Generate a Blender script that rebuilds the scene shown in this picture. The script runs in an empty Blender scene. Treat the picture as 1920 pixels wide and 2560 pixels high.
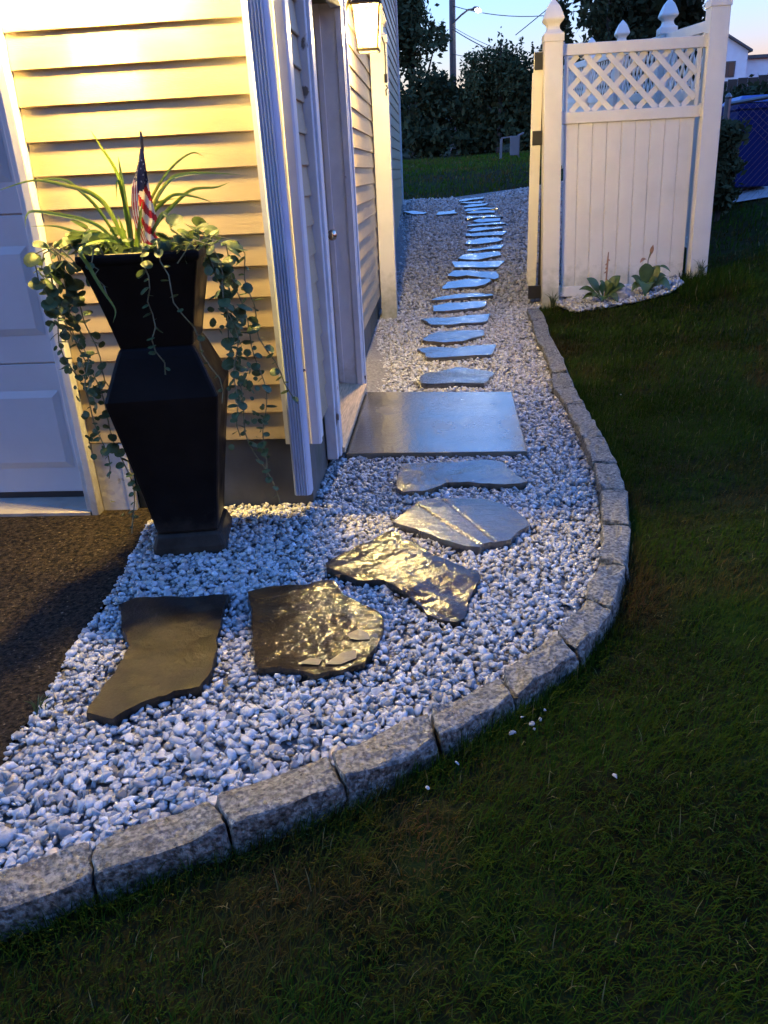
import bpy, bmesh, math, random
import numpy as np
from mathutils import Vector, Matrix, noise
from mathutils.geometry import delaunay_2d_cdt

random.seed(7); RNG = np.random.default_rng(7)
sc = bpy.context.scene
COL = sc.collection

# ------------------------------------------------------------------ camera
EYE = 1.29
cam_d = bpy.data.cameras.new('camera'); cam = bpy.data.objects.new('camera', cam_d); COL.objects.link(cam)
cam_d.sensor_fit = 'VERTICAL'; cam_d.sensor_height = 24.0; cam_d.sensor_width = 18.0
cam_d.lens = 24.0 * 1925.0 / 2560.0
cam_d.clip_start = 0.05; cam_d.clip_end = 2000
def cam_matrix(pitch, roll, yaw):
    cy, sy, cp, sp = math.cos(yaw), math.sin(yaw), math.cos(pitch), math.sin(pitch)
    fwd = Vector((sy*cp, cy*cp, -sp)); right = Vector((cy, -sy, 0)); down = fwd.cross(right)
    cr, sr = math.cos(roll), math.sin(roll)
    r2 = cr*right + sr*down; d2 = -sr*right + cr*down
    m = Matrix((r2, -d2, -fwd)).transposed().to_4x4()
    m.translation = Vector((0, 0, EYE))
    return m
cam.matrix_world = cam_matrix(math.radians(23.70), math.radians(2.9), math.radians(-4.91))
sc.camera = cam

# ------------------------------------------------------------------ sky at dusk
SUN_EL, SUN_ROT = math.radians(0.0), math.radians(-90)
world = bpy.data.worlds.new('World'); sc.world = world; world.use_nodes = True
wn = world.node_tree; bg = wn.nodes['Background']
sky = wn.nodes.new('ShaderNodeTexSky'); sky.sky_type = 'NISHITA'; sky.sun_disc = False
sky.sun_elevation = SUN_EL; sky.sun_rotation = SUN_ROT
sky.air_density = 1.4; sky.dust_density = 0.0; sky.ozone_density = 4.4
tint = wn.nodes.new('ShaderNodeMix'); tint.data_type = 'RGBA'; tint.blend_type = 'MULTIPLY'
tint.inputs[0].default_value = 1.0
wn.links.new(sky.outputs[0], tint.inputs[6]); tint.inputs[7].default_value = (1.0, 1.0, 1.0, 1)
wn.links.new(tint.outputs[2], bg.inputs[0])
bg.inputs[1].default_value = 0.15
# the sun itself is down behind the trees: only a trace of its glow is left
sun_d = bpy.data.lights.new('sun', 'SUN'); sun_d.energy = 0.0002; sun_d.angle = math.radians(20); sun_d.color = (1.0, 0.85, 0.8)
sun = bpy.data.objects.new('sun', sun_d); COL.objects.link(sun)
sun.rotation_euler = (math.radians(90)-math.radians(8), 0, math.pi - SUN_ROT)

sc.render.engine = 'CYCLES'
sc.view_settings.view_transform = 'Standard'; sc.view_settings.look = 'None'
sc.view_settings.exposure = 5.5; sc.view_settings.gamma = 1.0
sc.cycles.use_denoising = True
try: sc.cycles.denoiser = 'OPENIMAGEDENOISE'
except Exception: pass
sc.cycles.max_bounces = 7; sc.cycles.diffuse_bounces = 3; sc.cycles.glossy_bounces = 3
sc.cycles.transparent_max_bounces = 12; sc.cycles.transmission_bounces = 4
sc.cycles.caustics_reflective = False; sc.cycles.caustics_refractive = False
sc.cycles.sample_clamp_indirect = 6.0
LAMP_COLOR = (1.0, 0.63, 0.10)
LAMP_FRONT, LAMP_SIDE = 48.0, 21.5

# ------------------------------------------------------------------ helpers
def link(o):
    COL.objects.link(o); return o
WLOC = {}
def tag(o, label=None, cat=None, group=None, kind=None):
    if label: o['label'] = label
    if cat: o['category'] = cat
    if group: o['group'] = group
    if kind: o['kind'] = kind
    return o
def empty(name, loc, label, cat, group=None):
    o = link(bpy.data.objects.new(name, None)); o.location = loc; o.empty_display_size = 0.1
    WLOC[o] = Vector(loc); return tag(o, label, cat, group)
def wloc(o): return WLOC.get(o, Vector((0, 0, 0)))

class MB:
    """collects vertices and faces in world coordinates"""
    def __init__(s): s.v = []; s.f = []
    def add(s, vs, fs):
        b = len(s.v); s.v += [tuple(v) for v in vs]; s.f += [tuple(b+i for i in f) for f in fs]; return s
    def box(s, x0, x1, y0, y1, z0, z1):
        return s.add([(x0,y0,z0),(x1,y0,z0),(x1,y1,z0),(x0,y1,z0),(x0,y0,z1),(x1,y0,z1),(x1,y1,z1),(x0,y1,z1)],
                     [(3,2,1,0),(4,5,6,7),(0,1,5,4),(1,2,6,5),(2,3,7,6),(3,0,4,7)])
    def hexa(s, b, t):
        return s.add(list(b)+list(t), [(3,2,1,0),(4,5,6,7),(0,1,5,4),(1,2,6,5),(2,3,7,6),(3,0,4,7)])
    def bar(s, a, b, w, h, up=(0,0,1)):
        a, b, up = Vector(a), Vector(b), Vector(up); d = (b-a).normalized(); n = d.cross(up)
        if n.length < 1e-5: n = d.cross(Vector((1,0,0)))
        n.normalize(); u = n.cross(d); n *= w/2; u *= h/2
        return s.hexa([a-n-u, a+n-u, b+n-u, b-n-u], [a-n+u, a+n+u, b+n+u, b-n+u])
    def tube(s, pts, radii, n=8, cap=True):
        pts = [Vector(p) for p in pts]
        if not hasattr(radii, '__len__'): radii = [radii]*len(pts)
        base = len(s.v); prev = None
        for i, p in enumerate(pts):
            d = (pts[min(i+1, len(pts)-1)] - pts[max(i-1, 0)]).normalized()
            if prev is None:
                u = d.cross(Vector((0, 0, 1)))
                if u.length < 1e-3: u = d.cross(Vector((1, 0, 0)))
            else: u = prev - d*prev.dot(d)
            u.normalize(); prev = u; w = d.cross(u)
            for k in range(n):
                a = 2*math.pi*k/n
                s.v.append(tuple(p + (u*math.cos(a) + w*math.sin(a))*radii[i]))
        for i in range(len(pts)-1):
            for k in range(n):
                a, b = base+i*n+k, base+i*n+(k+1) % n
                s.f.append((a, b, b+n, a+n))
        if cap:
            s.f.append(tuple(base+k for k in range(n))[::-1])
            e = base+(len(pts)-1)*n; s.f.append(tuple(e+k for k in range(n)))
        return s
    def rings(s, c, prof, n=4, rot=math.pi/4, cap=True):
        """stacked rings about a vertical axis; prof = (half width, z); n=4 gives a square section"""
        base = len(s.v); k0 = math.sqrt(2) if n == 4 else 1
        for r, z in prof:
            for k in range(n):
                a = rot + 2*math.pi*k/n
                s.v.append((c[0]+r*k0*math.cos(a), c[1]+r*k0*math.sin(a), c[2]+z))
        for i in range(len(prof)-1):
            for k in range(n):
                a, b = base+i*n+k, base+i*n+(k+1) % n
                s.f.append((a, b, b+n, a+n))
        if cap:
            s.f.append(tuple(base+k for k in range(n))[::-1])
            e = base+(len(prof)-1)*n; s.f.append(tuple(e+k for k in range(n)))
        return s
    def xf(s, fn): s.v = [tuple(fn(*v)) for v in s.v]; return s
    def build(s, name, mat, parent=None, smooth=False, bevel=0):
        me = bpy.data.meshes.new(name); off = wloc(parent) if parent else Vector((0,0,0))
        me.from_pydata([(v[0]-off.x, v[1]-off.y, v[2]-off.z) for v in s.v], [], s.f); me.update()
        if mat: me.materials.append(mat)
        if smooth: me.polygons.foreach_set('use_smooth', [True]*len(me.polygons))
        o = link(bpy.data.objects.new(name, me))
        if parent:
            o.parent = parent; WLOC[o] = off
        if bevel:
            m = o.modifiers.new('bevel', 'BEVEL'); m.width = bevel; m.segments = 2; m.limit_method = 'ANGLE'
            m.angle_limit = math.radians(50)
        return o

def fast_mesh(name, verts, tris, mat, col=None, smooth=False, parent=None):
    verts = np.asarray(verts, np.float32); tris = np.asarray(tris, np.int32)
    me = bpy.data.meshes.new(name)
    if parent:
        o_ = wloc(parent); verts = verts - np.array([o_.x, o_.y, o_.z], np.float32)
    me.vertices.add(len(verts)); me.vertices.foreach_set('co', verts.ravel())
    me.loops.add(tris.size); me.loops.foreach_set('vertex_index', tris.ravel())
    me.polygons.add(len(tris)); me.polygons.foreach_set('loop_start', np.arange(0, tris.size, 3, dtype=np.int32))
    me.polygons.foreach_set('loop_total', np.full(len(tris), 3, np.int32))
    if smooth: me.polygons.foreach_set('use_smooth', np.ones(len(tris), bool))
    me.update(calc_edges=True)
    if col is not None:
        at = me.color_attributes.new('Col', 'FLOAT_COLOR', 'POINT')
        c4 = np.ones((len(verts), 4), np.float32); c4[:, :3] = col
        at.data.foreach_set('color', c4.ravel())
    me.materials.append(mat)
    o = link(bpy.data.objects.new(name, me))
    if parent: o.parent = parent; WLOC[o] = wloc(parent)
    return o

# ---- terrain
PY = [-50,5.3,7,8,9,10,11,12.2,16,24,40,90]
PZ = [0,0,.11,.23,.37,.53,.71,.92,1.27,1.62,2.1,2.6]
def H(x, y):
    x = np.asarray(x, float); y = np.asarray(y, float)
    b = np.interp(y, PY, PZ); s = np.interp(y, [1.0,2.5,6.9,12,16,24], [0.0,.05,.17,.12,.06,.03])
    return b + s*np.clip(x-.4, 0, 6) - 0.04*np.clip(1.6-y, 0, 1.0)
def h1(x, y): return float(H(x, y))

def inpoly(x, y, poly):
    x = np.asarray(x); y = np.asarray(y); r = np.zeros(x.shape, bool); n = len(poly)
    for i in range(n):
        x0, y0 = poly[i]; x1, y1 = poly[(i+1) % n]
        if y0 == y1: continue
        c = ((y0 > y) != (y1 > y)) & (x < (x1-x0)*(y-y0)/(y1-y0) + x0); r ^= c
    return r
def vnoise(x, y, s, seed=0):
    r = np.random.default_rng(seed); T = r.random((64, 64))
    u, v = np.asarray(x)/s+31.3, np.asarray(y)/s+17.7
    i, j = np.floor(u).astype(int), np.floor(v).astype(int); fu, fv = u-i, v-j
    fu = fu*fu*(3-2*fu); fv = fv*fv*(3-2*fv)
    a = T[i % 64, j % 64]; b = T[(i+1) % 64, j % 64]; c = T[i % 64, (j+1) % 64]; d = T[(i+1) % 64, (j+1) % 64]
    return (a*(1-fu)+b*fu)*(1-fv) + (c*(1-fu)+d*fu)*fv
def polymesh(poly, step, zf, jitter=0.0, inner=True):
    """triangulated sheet over a polygon with inner grid points"""
    pts = [Vector(p) for p in poly]; n = len(pts); edges = [(i, (i+1) % n) for i in range(n)]
    if inner:
        xs = [p[0] for p in poly]; ys = [p[1] for p in poly]
        gx, gy = np.meshgrid(np.arange(min(xs)+step/2, max(xs), step), np.arange(min(ys)+step/2, max(ys), step))
        gx = gx.ravel(); gy = gy.ravel()
        if jitter: gx = gx + RNG.uniform(-jitter, jitter, gx.shape); gy = gy + RNG.uniform(-jitter, jitter, gy.shape)
        m = inpoly(gx, gy, poly)
        P = np.array(poly + [poly[0]])
        for a, b in zip(P[:-1], P[1:]):
            d = b-a; L = np.dot(d, d)+1e-12; t = np.clip(((gx-a[0])*d[0]+(gy-a[1])*d[1])/L, 0, 1)
            m &= np.hypot(gx-a[0]-t*d[0], gy-a[1]-t*d[1]) > step*0.4
        pts += [Vector((a, b)) for a, b in zip(gx[m], gy[m])]
    vo, eo, fo = delaunay_2d_cdt(pts, edges, [], 1, 1e-6)[:3]
    return [(v.x, v.y, zf(v.x, v.y)) for v in vo], [tuple(f) for f in fo]

# ------------------------------------------------------------------ materials
MATS = {}
def mat(name, color, rough=0.6, var=0.15, scale=8.0, bump=0.0, bscale=40.0, stretch=(1,1,1), rvar=0.0, spec=0.5,
        metal=0.0, attr=False, transl=0.0, coat=0.0, color2=None, c2scale=2.0, c2lo=0.5, c2hi=0.65, bdist=0.01, detail=6.0, coords='Object', zdirt=None, nlo=.3, nhi=.7):
    if name in MATS: return MATS[name]
    m = bpy.data.materials.new(name); m.use_nodes = True; nt = m.node_tree; N, L = nt.nodes, nt.links
    p = N['Principled BSDF']; out = N['Material Output']
    tc = N.new('ShaderNodeTexCoord'); mp = N.new('ShaderNodeMapping'); mp.inputs['Scale'].default_value = stretch
    L.new(tc.outputs[coords], mp.inputs[0])
    n1 = N.new('ShaderNodeTexNoise'); n1.inputs['Scale'].default_value = scale; n1.inputs['Detail'].default_value = detail
    L.new(mp.outputs[0], n1.inputs['Vector'])
    mr = N.new('ShaderNodeMapRange'); mr.inputs[1].default_value = nlo; mr.inputs[2].default_value = nhi
    mr.inputs[3].default_value = 1-var; mr.inputs[4].default_value = 1+var
    L.new(n1.outputs[0], mr.inputs[0])
    base = None
    if attr:
        at = N.new('ShaderNodeAttribute'); at.attribute_name = 'Col'; base = at.outputs['Color']
    elif color2:
        n3 = N.new('ShaderNodeTexNoise'); n3.inputs['Scale'].default_value = c2scale; n3.inputs['Detail'].default_value = 6
        L.new(mp.outputs[0], n3.inputs['Vector'])
        m3 = N.new('ShaderNodeMapRange'); m3.inputs[1].default_value = c2lo; m3.inputs[2].default_value = c2hi
        L.new(n3.outputs[0], m3.inputs[0])
        mx2 = N.new('ShaderNodeMix'); mx2.data_type = 'RGBA'; L.new(m3.outputs[0], mx2.inputs[0])
        mx2.inputs[6].default_value = (*color, 1); mx2.inputs[7].default_value = (*color2, 1); base = mx2.outputs[2]
    mx = N.new('ShaderNodeMix'); mx.data_type = 'RGBA'; mx.blend_type = 'MULTIPLY'; mx.inputs[0].default_value = 1
    if base is not None: L.new(base, mx.inputs[6])
    else: mx.inputs[6].default_value = (*color, 1)
    L.new(mr.outputs[0], mx.inputs[7]); L.new(mx.outputs[2], p.inputs['Base Color'])
    if zdirt:                                           # splashed dirt near the ground, broken up by noise
        geo = N.new('ShaderNodeNewGeometry'); sp_ = N.new('ShaderNodeSeparateXYZ'); L.new(geo.outputs['Position'], sp_.inputs[0])
        zr = N.new('ShaderNodeMapRange'); zr.inputs[1].default_value = zdirt[0]; zr.inputs[2].default_value = zdirt[1]; zr.inputs[3].default_value = .62; zr.inputs[4].default_value = 0
        L.new(sp_.outputs[2], zr.inputs[0])
        nd = N.new('ShaderNodeTexNoise'); nd.inputs['Scale'].default_value = 13; nd.inputs['Detail'].default_value = 8; nd.inputs['Roughness'].default_value = .7; L.new(tc.outputs[coords], nd.inputs['Vector'])
        ad = N.new('ShaderNodeMath'); ad.operation = 'ADD'; L.new(zr.outputs[0], ad.inputs[0]); L.new(nd.outputs[0], ad.inputs[1])
        ml = N.new('ShaderNodeMapRange'); ml.inputs[1].default_value = .68; ml.inputs[2].default_value = 1.2; ml.inputs[4].default_value = .85; L.new(ad.outputs[0], ml.inputs[0])
        md = N.new('ShaderNodeMix'); md.data_type = 'RGBA'; L.new(ml.outputs[0], md.inputs[0]); L.new(mx.outputs[2], md.inputs[6]); md.inputs[7].default_value = (*zdirt[2], 1)
        L.new(md.outputs[2], p.inputs['Base Color'])
    p.inputs['Roughness'].default_value = rough; p.inputs['Metallic'].default_value = metal
    p.inputs['Specular IOR Level'].default_value = spec
    if coat: p.inputs['Coat Weight'].default_value = coat; p.inputs['Coat Roughness'].default_value = 0.12
    if rvar:
        n4 = N.new('ShaderNodeTexNoise'); n4.inputs['Scale'].default_value = scale*0.6; n4.inputs['Detail'].default_value = 4
        L.new(mp.outputs[0], n4.inputs['Vector'])
        m4 = N.new('ShaderNodeMapRange'); m4.inputs[1].default_value = 0.35; m4.inputs[2].default_value = 0.65
        m4.inputs[3].default_value = max(0.03, rough-rvar); m4.inputs[4].default_value = min(1, rough+rvar)
        L.new(n4.outputs[0], m4.inputs[0]); L.new(m4.outputs[0], p.inputs['Roughness'])
    if bump:
        n2 = N.new('ShaderNodeTexNoise'); n2.inputs['Scale'].default_value = bscale; n2.inputs['Detail'].default_value = 8
        L.new(mp.outputs[0], n2.inputs['Vector'])
        bp = N.new('ShaderNodeBump'); bp.inputs['Strength'].default_value = bump; bp.inputs['Distance'].default_value = bdist
        L.new(n2.outputs[0], bp.inputs['Height']); L.new(bp.outputs[0], p.inputs['Normal'])
    if transl:
        tr = N.new('ShaderNodeBsdfTranslucent'); L.new(mx.outputs[2], tr.inputs[0])
        ms = N.new('ShaderNodeMixShader'); ms.inputs[0].default_value = transl
        L.new(p.outputs[0], ms.inputs[1]); L.new(tr.outputs[0], ms.inputs[2]); L.new(ms.outputs[0], out.inputs[0])
    MATS[name] = m; return m
def glow(name, color, strength):
    m = bpy.data.materials.new(name); m.use_nodes = True; N = m.node_tree.nodes; p = N['Principled BSDF']
    p.inputs['Base Color'].default_value = (*color, 1); p.inputs['Emission Color'].default_value = (*color, 1)
    p.inputs['Emission Strength'].default_value = strength; return m
def pane_glass(name):
    m = bpy.data.materials.new(name); m.use_nodes = True; N, L = m.node_tree.nodes, m.node_tree.links
    t = N.new('ShaderNodeBsdfTransparent'); g = N.new('ShaderNodeBsdfTranslucent'); g.inputs[0].default_value = (1, .62, .22, 1)
    ms = N.new('ShaderNodeMixShader'); t.inputs[0].default_value = (.95, .94, .90, 1); ms.inputs[0].default_value = 0.03; L.new(t.outputs[0], ms.inputs[1]); L.new(g.outputs[0], ms.inputs[2])
    L.new(ms.outputs[0], N['Material Output'].inputs[0]); return m

M_SIDING = mat('tan_vinyl', (.40,.315,.195), .42, .06, 5, .22, 50, (1.2,1.2,9), bdist=.004, zdirt=(.28,.55,(.26,.22,.15)))
M_TRIM = mat('white_trim', (.60,.60,.60), .4, .06, 10, .06, 30, zdirt=(.0,.35,(.30,.27,.2)))
M_PEEL = mat('peeling_white_paint', (.58,.58,.58), .55, .08, 10, .2, 40, color2=(.16,.13,.10), c2scale=9, c2lo=.66, c2hi=.70)
M_DSPOUT = mat('white_aluminium', (.46,.53,.62), .35, .05, 12)
M_VINYL = mat('white_vinyl', (.70,.665,.58), .38, .05, 4, .03, 60, color2=(.60,.58,.50), c2scale=3, c2lo=.55, c2hi=.8, zdirt=(.2,.62,(.27,.27,.17)))
M_VINYL_DIRTY = mat('dirty_white_vinyl', (.72,.69,.64), .45, .08, 5, .03, 60, color2=(.36,.38,.26), c2scale=11, c2lo=.50, c2hi=.68)
M_DOORW = mat('garage_door_white', (.48,.51,.56), .42, .04, 6, .03, 120)
M_FOUND = mat('parged_foundation', (.105,.10,.085), .7, .25, 5, .3, 30, color2=(.06,.065,.045), c2scale=3)
M_CONC = mat('old_concrete', (.34,.31,.27), .75, .2, 6, .3, 60)
M_SLAB = None
M_ASPH = mat('asphalt', (.016,.0115,.007), .8, .85, 70, .9, 120, color2=(.10,.085,.06), c2scale=95, c2lo=.64, c2hi=.70, spec=.14, rvar=.1, bdist=.008, nlo=.4, nhi=.6)
M_GRAN = mat('granite', (.165,.158,.128), .5, .62, 95, 1.0, 90, rvar=.25, spec=.7, bdist=.008, detail=3, nlo=.4, nhi=.6, color2=(.085,.083,.068), c2scale=45, c2lo=.42, c2hi=.58)
M_PEB = mat('marble_pebbles', (.6,.6,.6), .42, .22, 60, .25, 90, attr=True, rvar=.15)
M_BED = mat('gravel_bed_soil', (.16,.155,.15), .8, .5, 60, .8, 70)
M_SOIL = mat('lawn_soil', (.018,.018,.006), .95, .5, 14, .8, 60, spec=.04, color2=(.014,.026,.005), c2scale=1.5)
M_GRASS = mat('grass_blades', (.05,.08,.02), .8, .12, 3, attr=True, transl=.25, spec=.05)
M_BLACK = mat('black_metal', (.02,.02,.022), .4, .1, 10)
M_PLANT = mat('dark_resin_planter', (.0075,.006,.005), .5, .3, 9, .15, 60, spec=.14, rvar=.15, zdirt=(.02,.22,(.05,.045,.035)))
M_POT_SOIL = mat('potting_soil', (.03,.022,.015), .9, .4, 30, .6, 50)
M_LEAF = mat('dichondra_leaf', (.085,.125,.050), .5, .2, 30, transl=.3, spec=.3, color2=(.05,.085,.03), c2scale=12)
M_YLEAF = mat('yellow_leaf', (.45,.42,.06), .5, .2, 30, transl=.3)
M_STEM = mat('vine_stem', (.13,.14,.07), .6, .2, 20)
M_BLADE = mat('spike_blade', (.15,.24,.045), .42, .2, 14, transl=.35, color2=(.26,.28,.07), c2scale=6)
M_HOSTA = mat('hosta_leaf', (.06,.11,.024), .42, .2, 20, .2, 60, transl=.25, color2=(.09,.10,.025), c2scale=9)
M_STALK = mat('dry_stalk', (.30,.16,.09), .7, .3, 30)
M_BRASS = mat('knob_metal', (.62,.50,.36), .25, .1, 20, metal=1.0)
M_WOODSILL = mat('weathered_sill', (.46,.35,.22), .5, .35, 10, .3, 30, (14,1,14))
M_DDOOR = mat('brown_door', (.10,.065,.045), .5, .15, 8)
M_LAMPMET = mat('lantern_metal', (.05,.04,.03), .35, .1, 20, metal=.6)
M_GLASS = pane_glass('lantern_glass')
M_BULB = glow('lit_bulb', (1.0, .78, .40), 60.0)
M_SLAMP = glow('lit_street_lamp', (.95, 1.0, 1.0), 4.0)
M_BARK = mat('bark', (.05,.042,.035), .85, .3, 14, .5, 30)
M_FOLI = mat('tree_foliage', (.04,.055,.025), .8, .2, 2, attr=True, transl=.2, spec=.1)
M_POLE = mat('weathered_pole', (.10,.09,.085), .8, .2, 10)
M_BIN = mat('blue_plastic', (.003,.016,.11), .55, .08, 10, spec=.15)
M_BINLID = mat('blue_lid', (.05,.10,.30), .3, .1, 8)
M_CHAIN = mat('galvanised', (.14,.14,.14), .4, .1, 30, metal=.7)
M_PALE = mat('pale_plastic', (.14,.135,.14), .5, .05, 10)
M_FARWALL = mat('far_white_siding', (.66,.68,.70), .6, .05, 4)
M_FARROOF = mat('far_roof', (.09,.085,.085), .8, .15, 8)
M_FARGLASS = mat('far_window_glass', (.04,.035,.035), .15, .05, 4)
M_BROWNFENCE = mat('brown_fence_boards', (.05,.035,.025), .8, .25, 8)
M_ROOF = mat('roof_shingle', (.08,.075,.07), .85, .2, 20)
M_SOFFIT = mat('soffit_brown', (.16,.13,.10), .5, .03, 8)
M_ROCK = mat('bed_rock', (.26,.27,.29), .6, .3, 14, .5, 30)
M_RED = mat('flag_red', (.30,.014,.018), .7, .1, 30, transl=.25)
M_WHITE = mat('flag_white', (.50,.48,.44), .7, .06, 30, transl=.25)
M_NAVY = mat('flag_blue', (.012,.015,.05), .7, .1, 30, transl=.2)
STONES={
'S1':[(-1.072,2.139),(-1.037,2.184),(-0.823,2.19),(-0.724,2.198),(-0.724,2.135),(-0.695,1.979),(-0.691,1.919),(-0.662,1.787),(-0.679,1.696),(-0.734,1.676),(-0.818,1.625),(-0.875,1.564),(-0.948,1.584),(-0.948,1.647),(-0.944,1.776),(-0.948,1.897),(-0.968,1.932),(-1.017,2.006)],
'S2':[(-0.655,2.197),(-0.585,2.247),(-0.468,2.26),(-0.42,2.289),(-0.375,2.288),(-0.335,2.192),(-0.25,2.122),(-0.212,2.088),(-0.191,2.024),(-0.201,1.928),(-0.233,1.818),(-0.293,1.776),(-0.371,1.761),(-0.468,1.787),(-0.529,1.781),(-0.55,1.808),(-0.586,1.954),(-0.615,2.067)],
'S3':[(-0.422,2.406),(-0.38,2.471),(-0.303,2.555),(-0.206,2.662),(-0.155,2.605),(-0.05,2.479),(0.061,2.379),(0.114,2.332),(0.116,2.295),(0.069,2.162),(0.055,2.059),(0.032,2.04),(-0.02,2.059),(-0.066,2.085),(-0.081,2.137),(-0.131,2.206),(-0.207,2.293),(-0.301,2.295),(-0.414,2.374)],
'S4':[(-0.207,2.76),(-0.108,2.969),(-0.037,3.0),(0.123,2.993),(0.184,2.983),(0.286,2.844),(0.325,2.741),(0.322,2.712),(0.24,2.593),(0.167,2.56),(0.127,2.526),(0.073,2.536),(-0.019,2.61),(-0.134,2.708)],
'S5':[(-0.214,3.128),(-0.199,3.421),(-0.099,3.429),(0.041,3.421),(0.192,3.449),(0.274,3.421),(0.292,3.336),(0.331,3.24),(0.371,3.173),(0.332,3.15),(0.222,3.148),(0.13,3.173),(0.019,3.179),(-0.074,3.096),(-0.175,3.077)],
'F1':[(-0.146,5.107),(-0.119,5.201),(-0.01,5.288),(0.068,5.331),(0.108,5.37),(0.194,5.328),(0.307,5.268),(0.355,5.201),(0.345,5.124),(0.284,4.943),(0.258,4.875),(0.08,4.895),(-0.1,4.862),(-0.141,4.885)],
'F2':[(-0.187,5.838),(-0.082,5.883),(0.098,5.842),(0.204,5.888),(0.386,5.924),(0.41,5.896),(0.386,5.77),(0.356,5.608),(0.194,5.608),(0.042,5.572),(-0.11,5.578),(-0.127,5.699)],
'F3':[(-0.149,6.051),(-0.107,6.213),(-0.017,6.332),(0.164,6.352),(0.335,6.374),(0.347,6.283),(0.336,6.177),(0.222,6.086),(0.155,6.013),(0.025,5.977),(-0.115,6.006)],
'F4':[(-0.167,6.752),(-0.125,6.786),(0.056,6.779),(0.3,6.875),(0.414,6.868),(0.39,6.646),(0.357,6.579),(0.17,6.582),(0.053,6.528),(-0.087,6.547),(-0.118,6.647)],
'F5':[(-0.077,7.216),(0.062,7.299),(0.319,7.31),(0.417,7.278),(0.407,7.171),(0.359,7.093),(0.158,7.053),(0.033,7.026),(-0.066,7.038)],
'F6':[(-0.083,7.45),(0.011,7.524),(0.158,7.586),(0.345,7.61),(0.469,7.475),(0.479,7.419),(0.325,7.451),(0.128,7.421),(-0.002,7.391),(-0.081,7.388)],
'F7':[(0.014,7.889),(0.071,8.065),(0.255,8.115),(0.475,8.028),(0.497,7.941),(0.423,7.84),(0.34,7.814),(0.136,7.818),(0.02,7.82)],
'F8':[(0.063,8.226),(0.142,8.42),(0.314,8.443),(0.567,8.285),(0.58,8.041),(0.535,8.03),(0.379,8.195),(0.256,8.244),(0.171,8.195)],
'F9':[(0.119,8.811),(0.23,8.811),(0.406,8.778),(0.661,8.663),(0.675,8.616),(0.594,8.427),(0.353,8.568),(0.162,8.565)],
'F10':[(0.189,8.978),(0.257,9.139),(0.378,9.172),(0.601,9.07),(0.651,9.015),(0.656,8.828),(0.542,8.847),(0.409,8.846),(0.277,8.892)],
'F11':[(0.299,9.291),(0.339,9.374),(0.477,9.324),(0.618,9.344),(0.719,9.265),(0.676,9.118),(0.518,9.221),(0.409,9.257)],
'F12':[(0.29,9.585),(0.334,9.75),(0.48,9.774),(0.638,9.669),(0.728,9.521),(0.663,9.458),(0.533,9.484),(0.346,9.557)],
'F13':[(0.304,10.051),(0.463,10.027),(0.657,9.957),(0.789,9.891),(0.773,9.802),(0.738,9.728),(0.505,9.874),(0.311,9.952)],
'F14':[(0.339,10.198),(0.425,10.307),(0.495,10.294),(0.62,10.163),(0.764,10.086),(0.75,10.026),(0.566,10.104),(0.448,10.134)],
'F15':[(0.327,10.458),(0.433,10.523),(0.633,10.393),(0.761,10.329),(0.812,10.196),(0.725,10.242),(0.53,10.369),(0.378,10.417)],
'F16':[(0.417,10.639),(0.492,10.667),(0.645,10.593),(0.771,10.539),(0.753,10.426),(0.637,10.465),(0.486,10.537)],
'F17':[(0.329,10.835),(0.374,10.922),(0.552,10.815),(0.657,10.8),(0.802,10.609),(0.651,10.696),(0.496,10.758),(0.359,10.778)],
'F18':[(0.348,11.089),(0.459,11.136),(0.618,11.066),(0.732,10.989),(0.716,10.897),(0.56,10.973),(0.401,11.051)],
'F19':[(0.326,11.267),(0.378,11.352),(0.574,11.258),(0.76,11.084),(0.675,11.106),(0.516,11.194),(0.352,11.238)],
'F20':[(0.322,11.51),(0.42,11.577),(0.671,11.425),(0.634,11.356),(0.47,11.423),(0.337,11.472)],
'F21':[(0.271,11.736),(0.425,11.72),(0.637,11.615),(0.567,11.575),(0.366,11.665)],
'F22':[(0.269,11.902),(0.376,11.985),(0.627,11.859),(0.611,11.767),(0.43,11.85),(0.29,11.835)],
'F23':[(-0.49,11.31),(-0.372,11.334),(-0.169,11.256),(-0.224,11.192),(-0.369,11.192)],
'F24':[(-0.041,11.091),(-0.024,11.265),(0.131,11.258),(0.21,11.29),(0.196,11.175),(0.238,11.097),(0.129,11.072)],
}
JOINTS=[((-0.743,1.136),(-0.721,1.079)),((-0.505,1.254),(-0.469,1.202)),((-0.266,1.395),(-0.236,1.328)),((-0.037,1.537),(-0.025,1.482)),((0.148,1.724),(0.173,1.651)),((0.318,1.929),(0.372,1.852)),((0.446,2.146),(0.507,2.077)),((0.533,2.4),(0.604,2.337)),((0.591,2.69),(0.685,2.656)),((0.642,3.008),(0.742,2.976)),((0.672,3.29),(0.763,3.282)),((0.696,3.622),(0.77,3.611)),((0.692,3.911),(0.773,3.882)),((0.683,4.215),(0.778,4.205)),((0.664,4.603),(0.784,4.579)),((0.697,4.928),(0.793,4.889)),((0.722,5.331),(0.813,5.357)),((0.703,5.84),(0.806,5.862)),((0.723,6.308),(0.827,6.33)),((0.725,6.772),(0.824,6.686))]
ASPH=[(-1.269,2.964),(-1.204,2.655),(-1.154,2.249),(-1.153,2.02),(-1.135,1.818),(-1.106,1.619),(-1.123,1.53),(-1.092,1.395)]
HBED=[(0.978,6.821),(1.089,6.498),(1.354,6.457),(1.589,6.463),(1.832,6.512),(1.978,6.679)]
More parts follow.
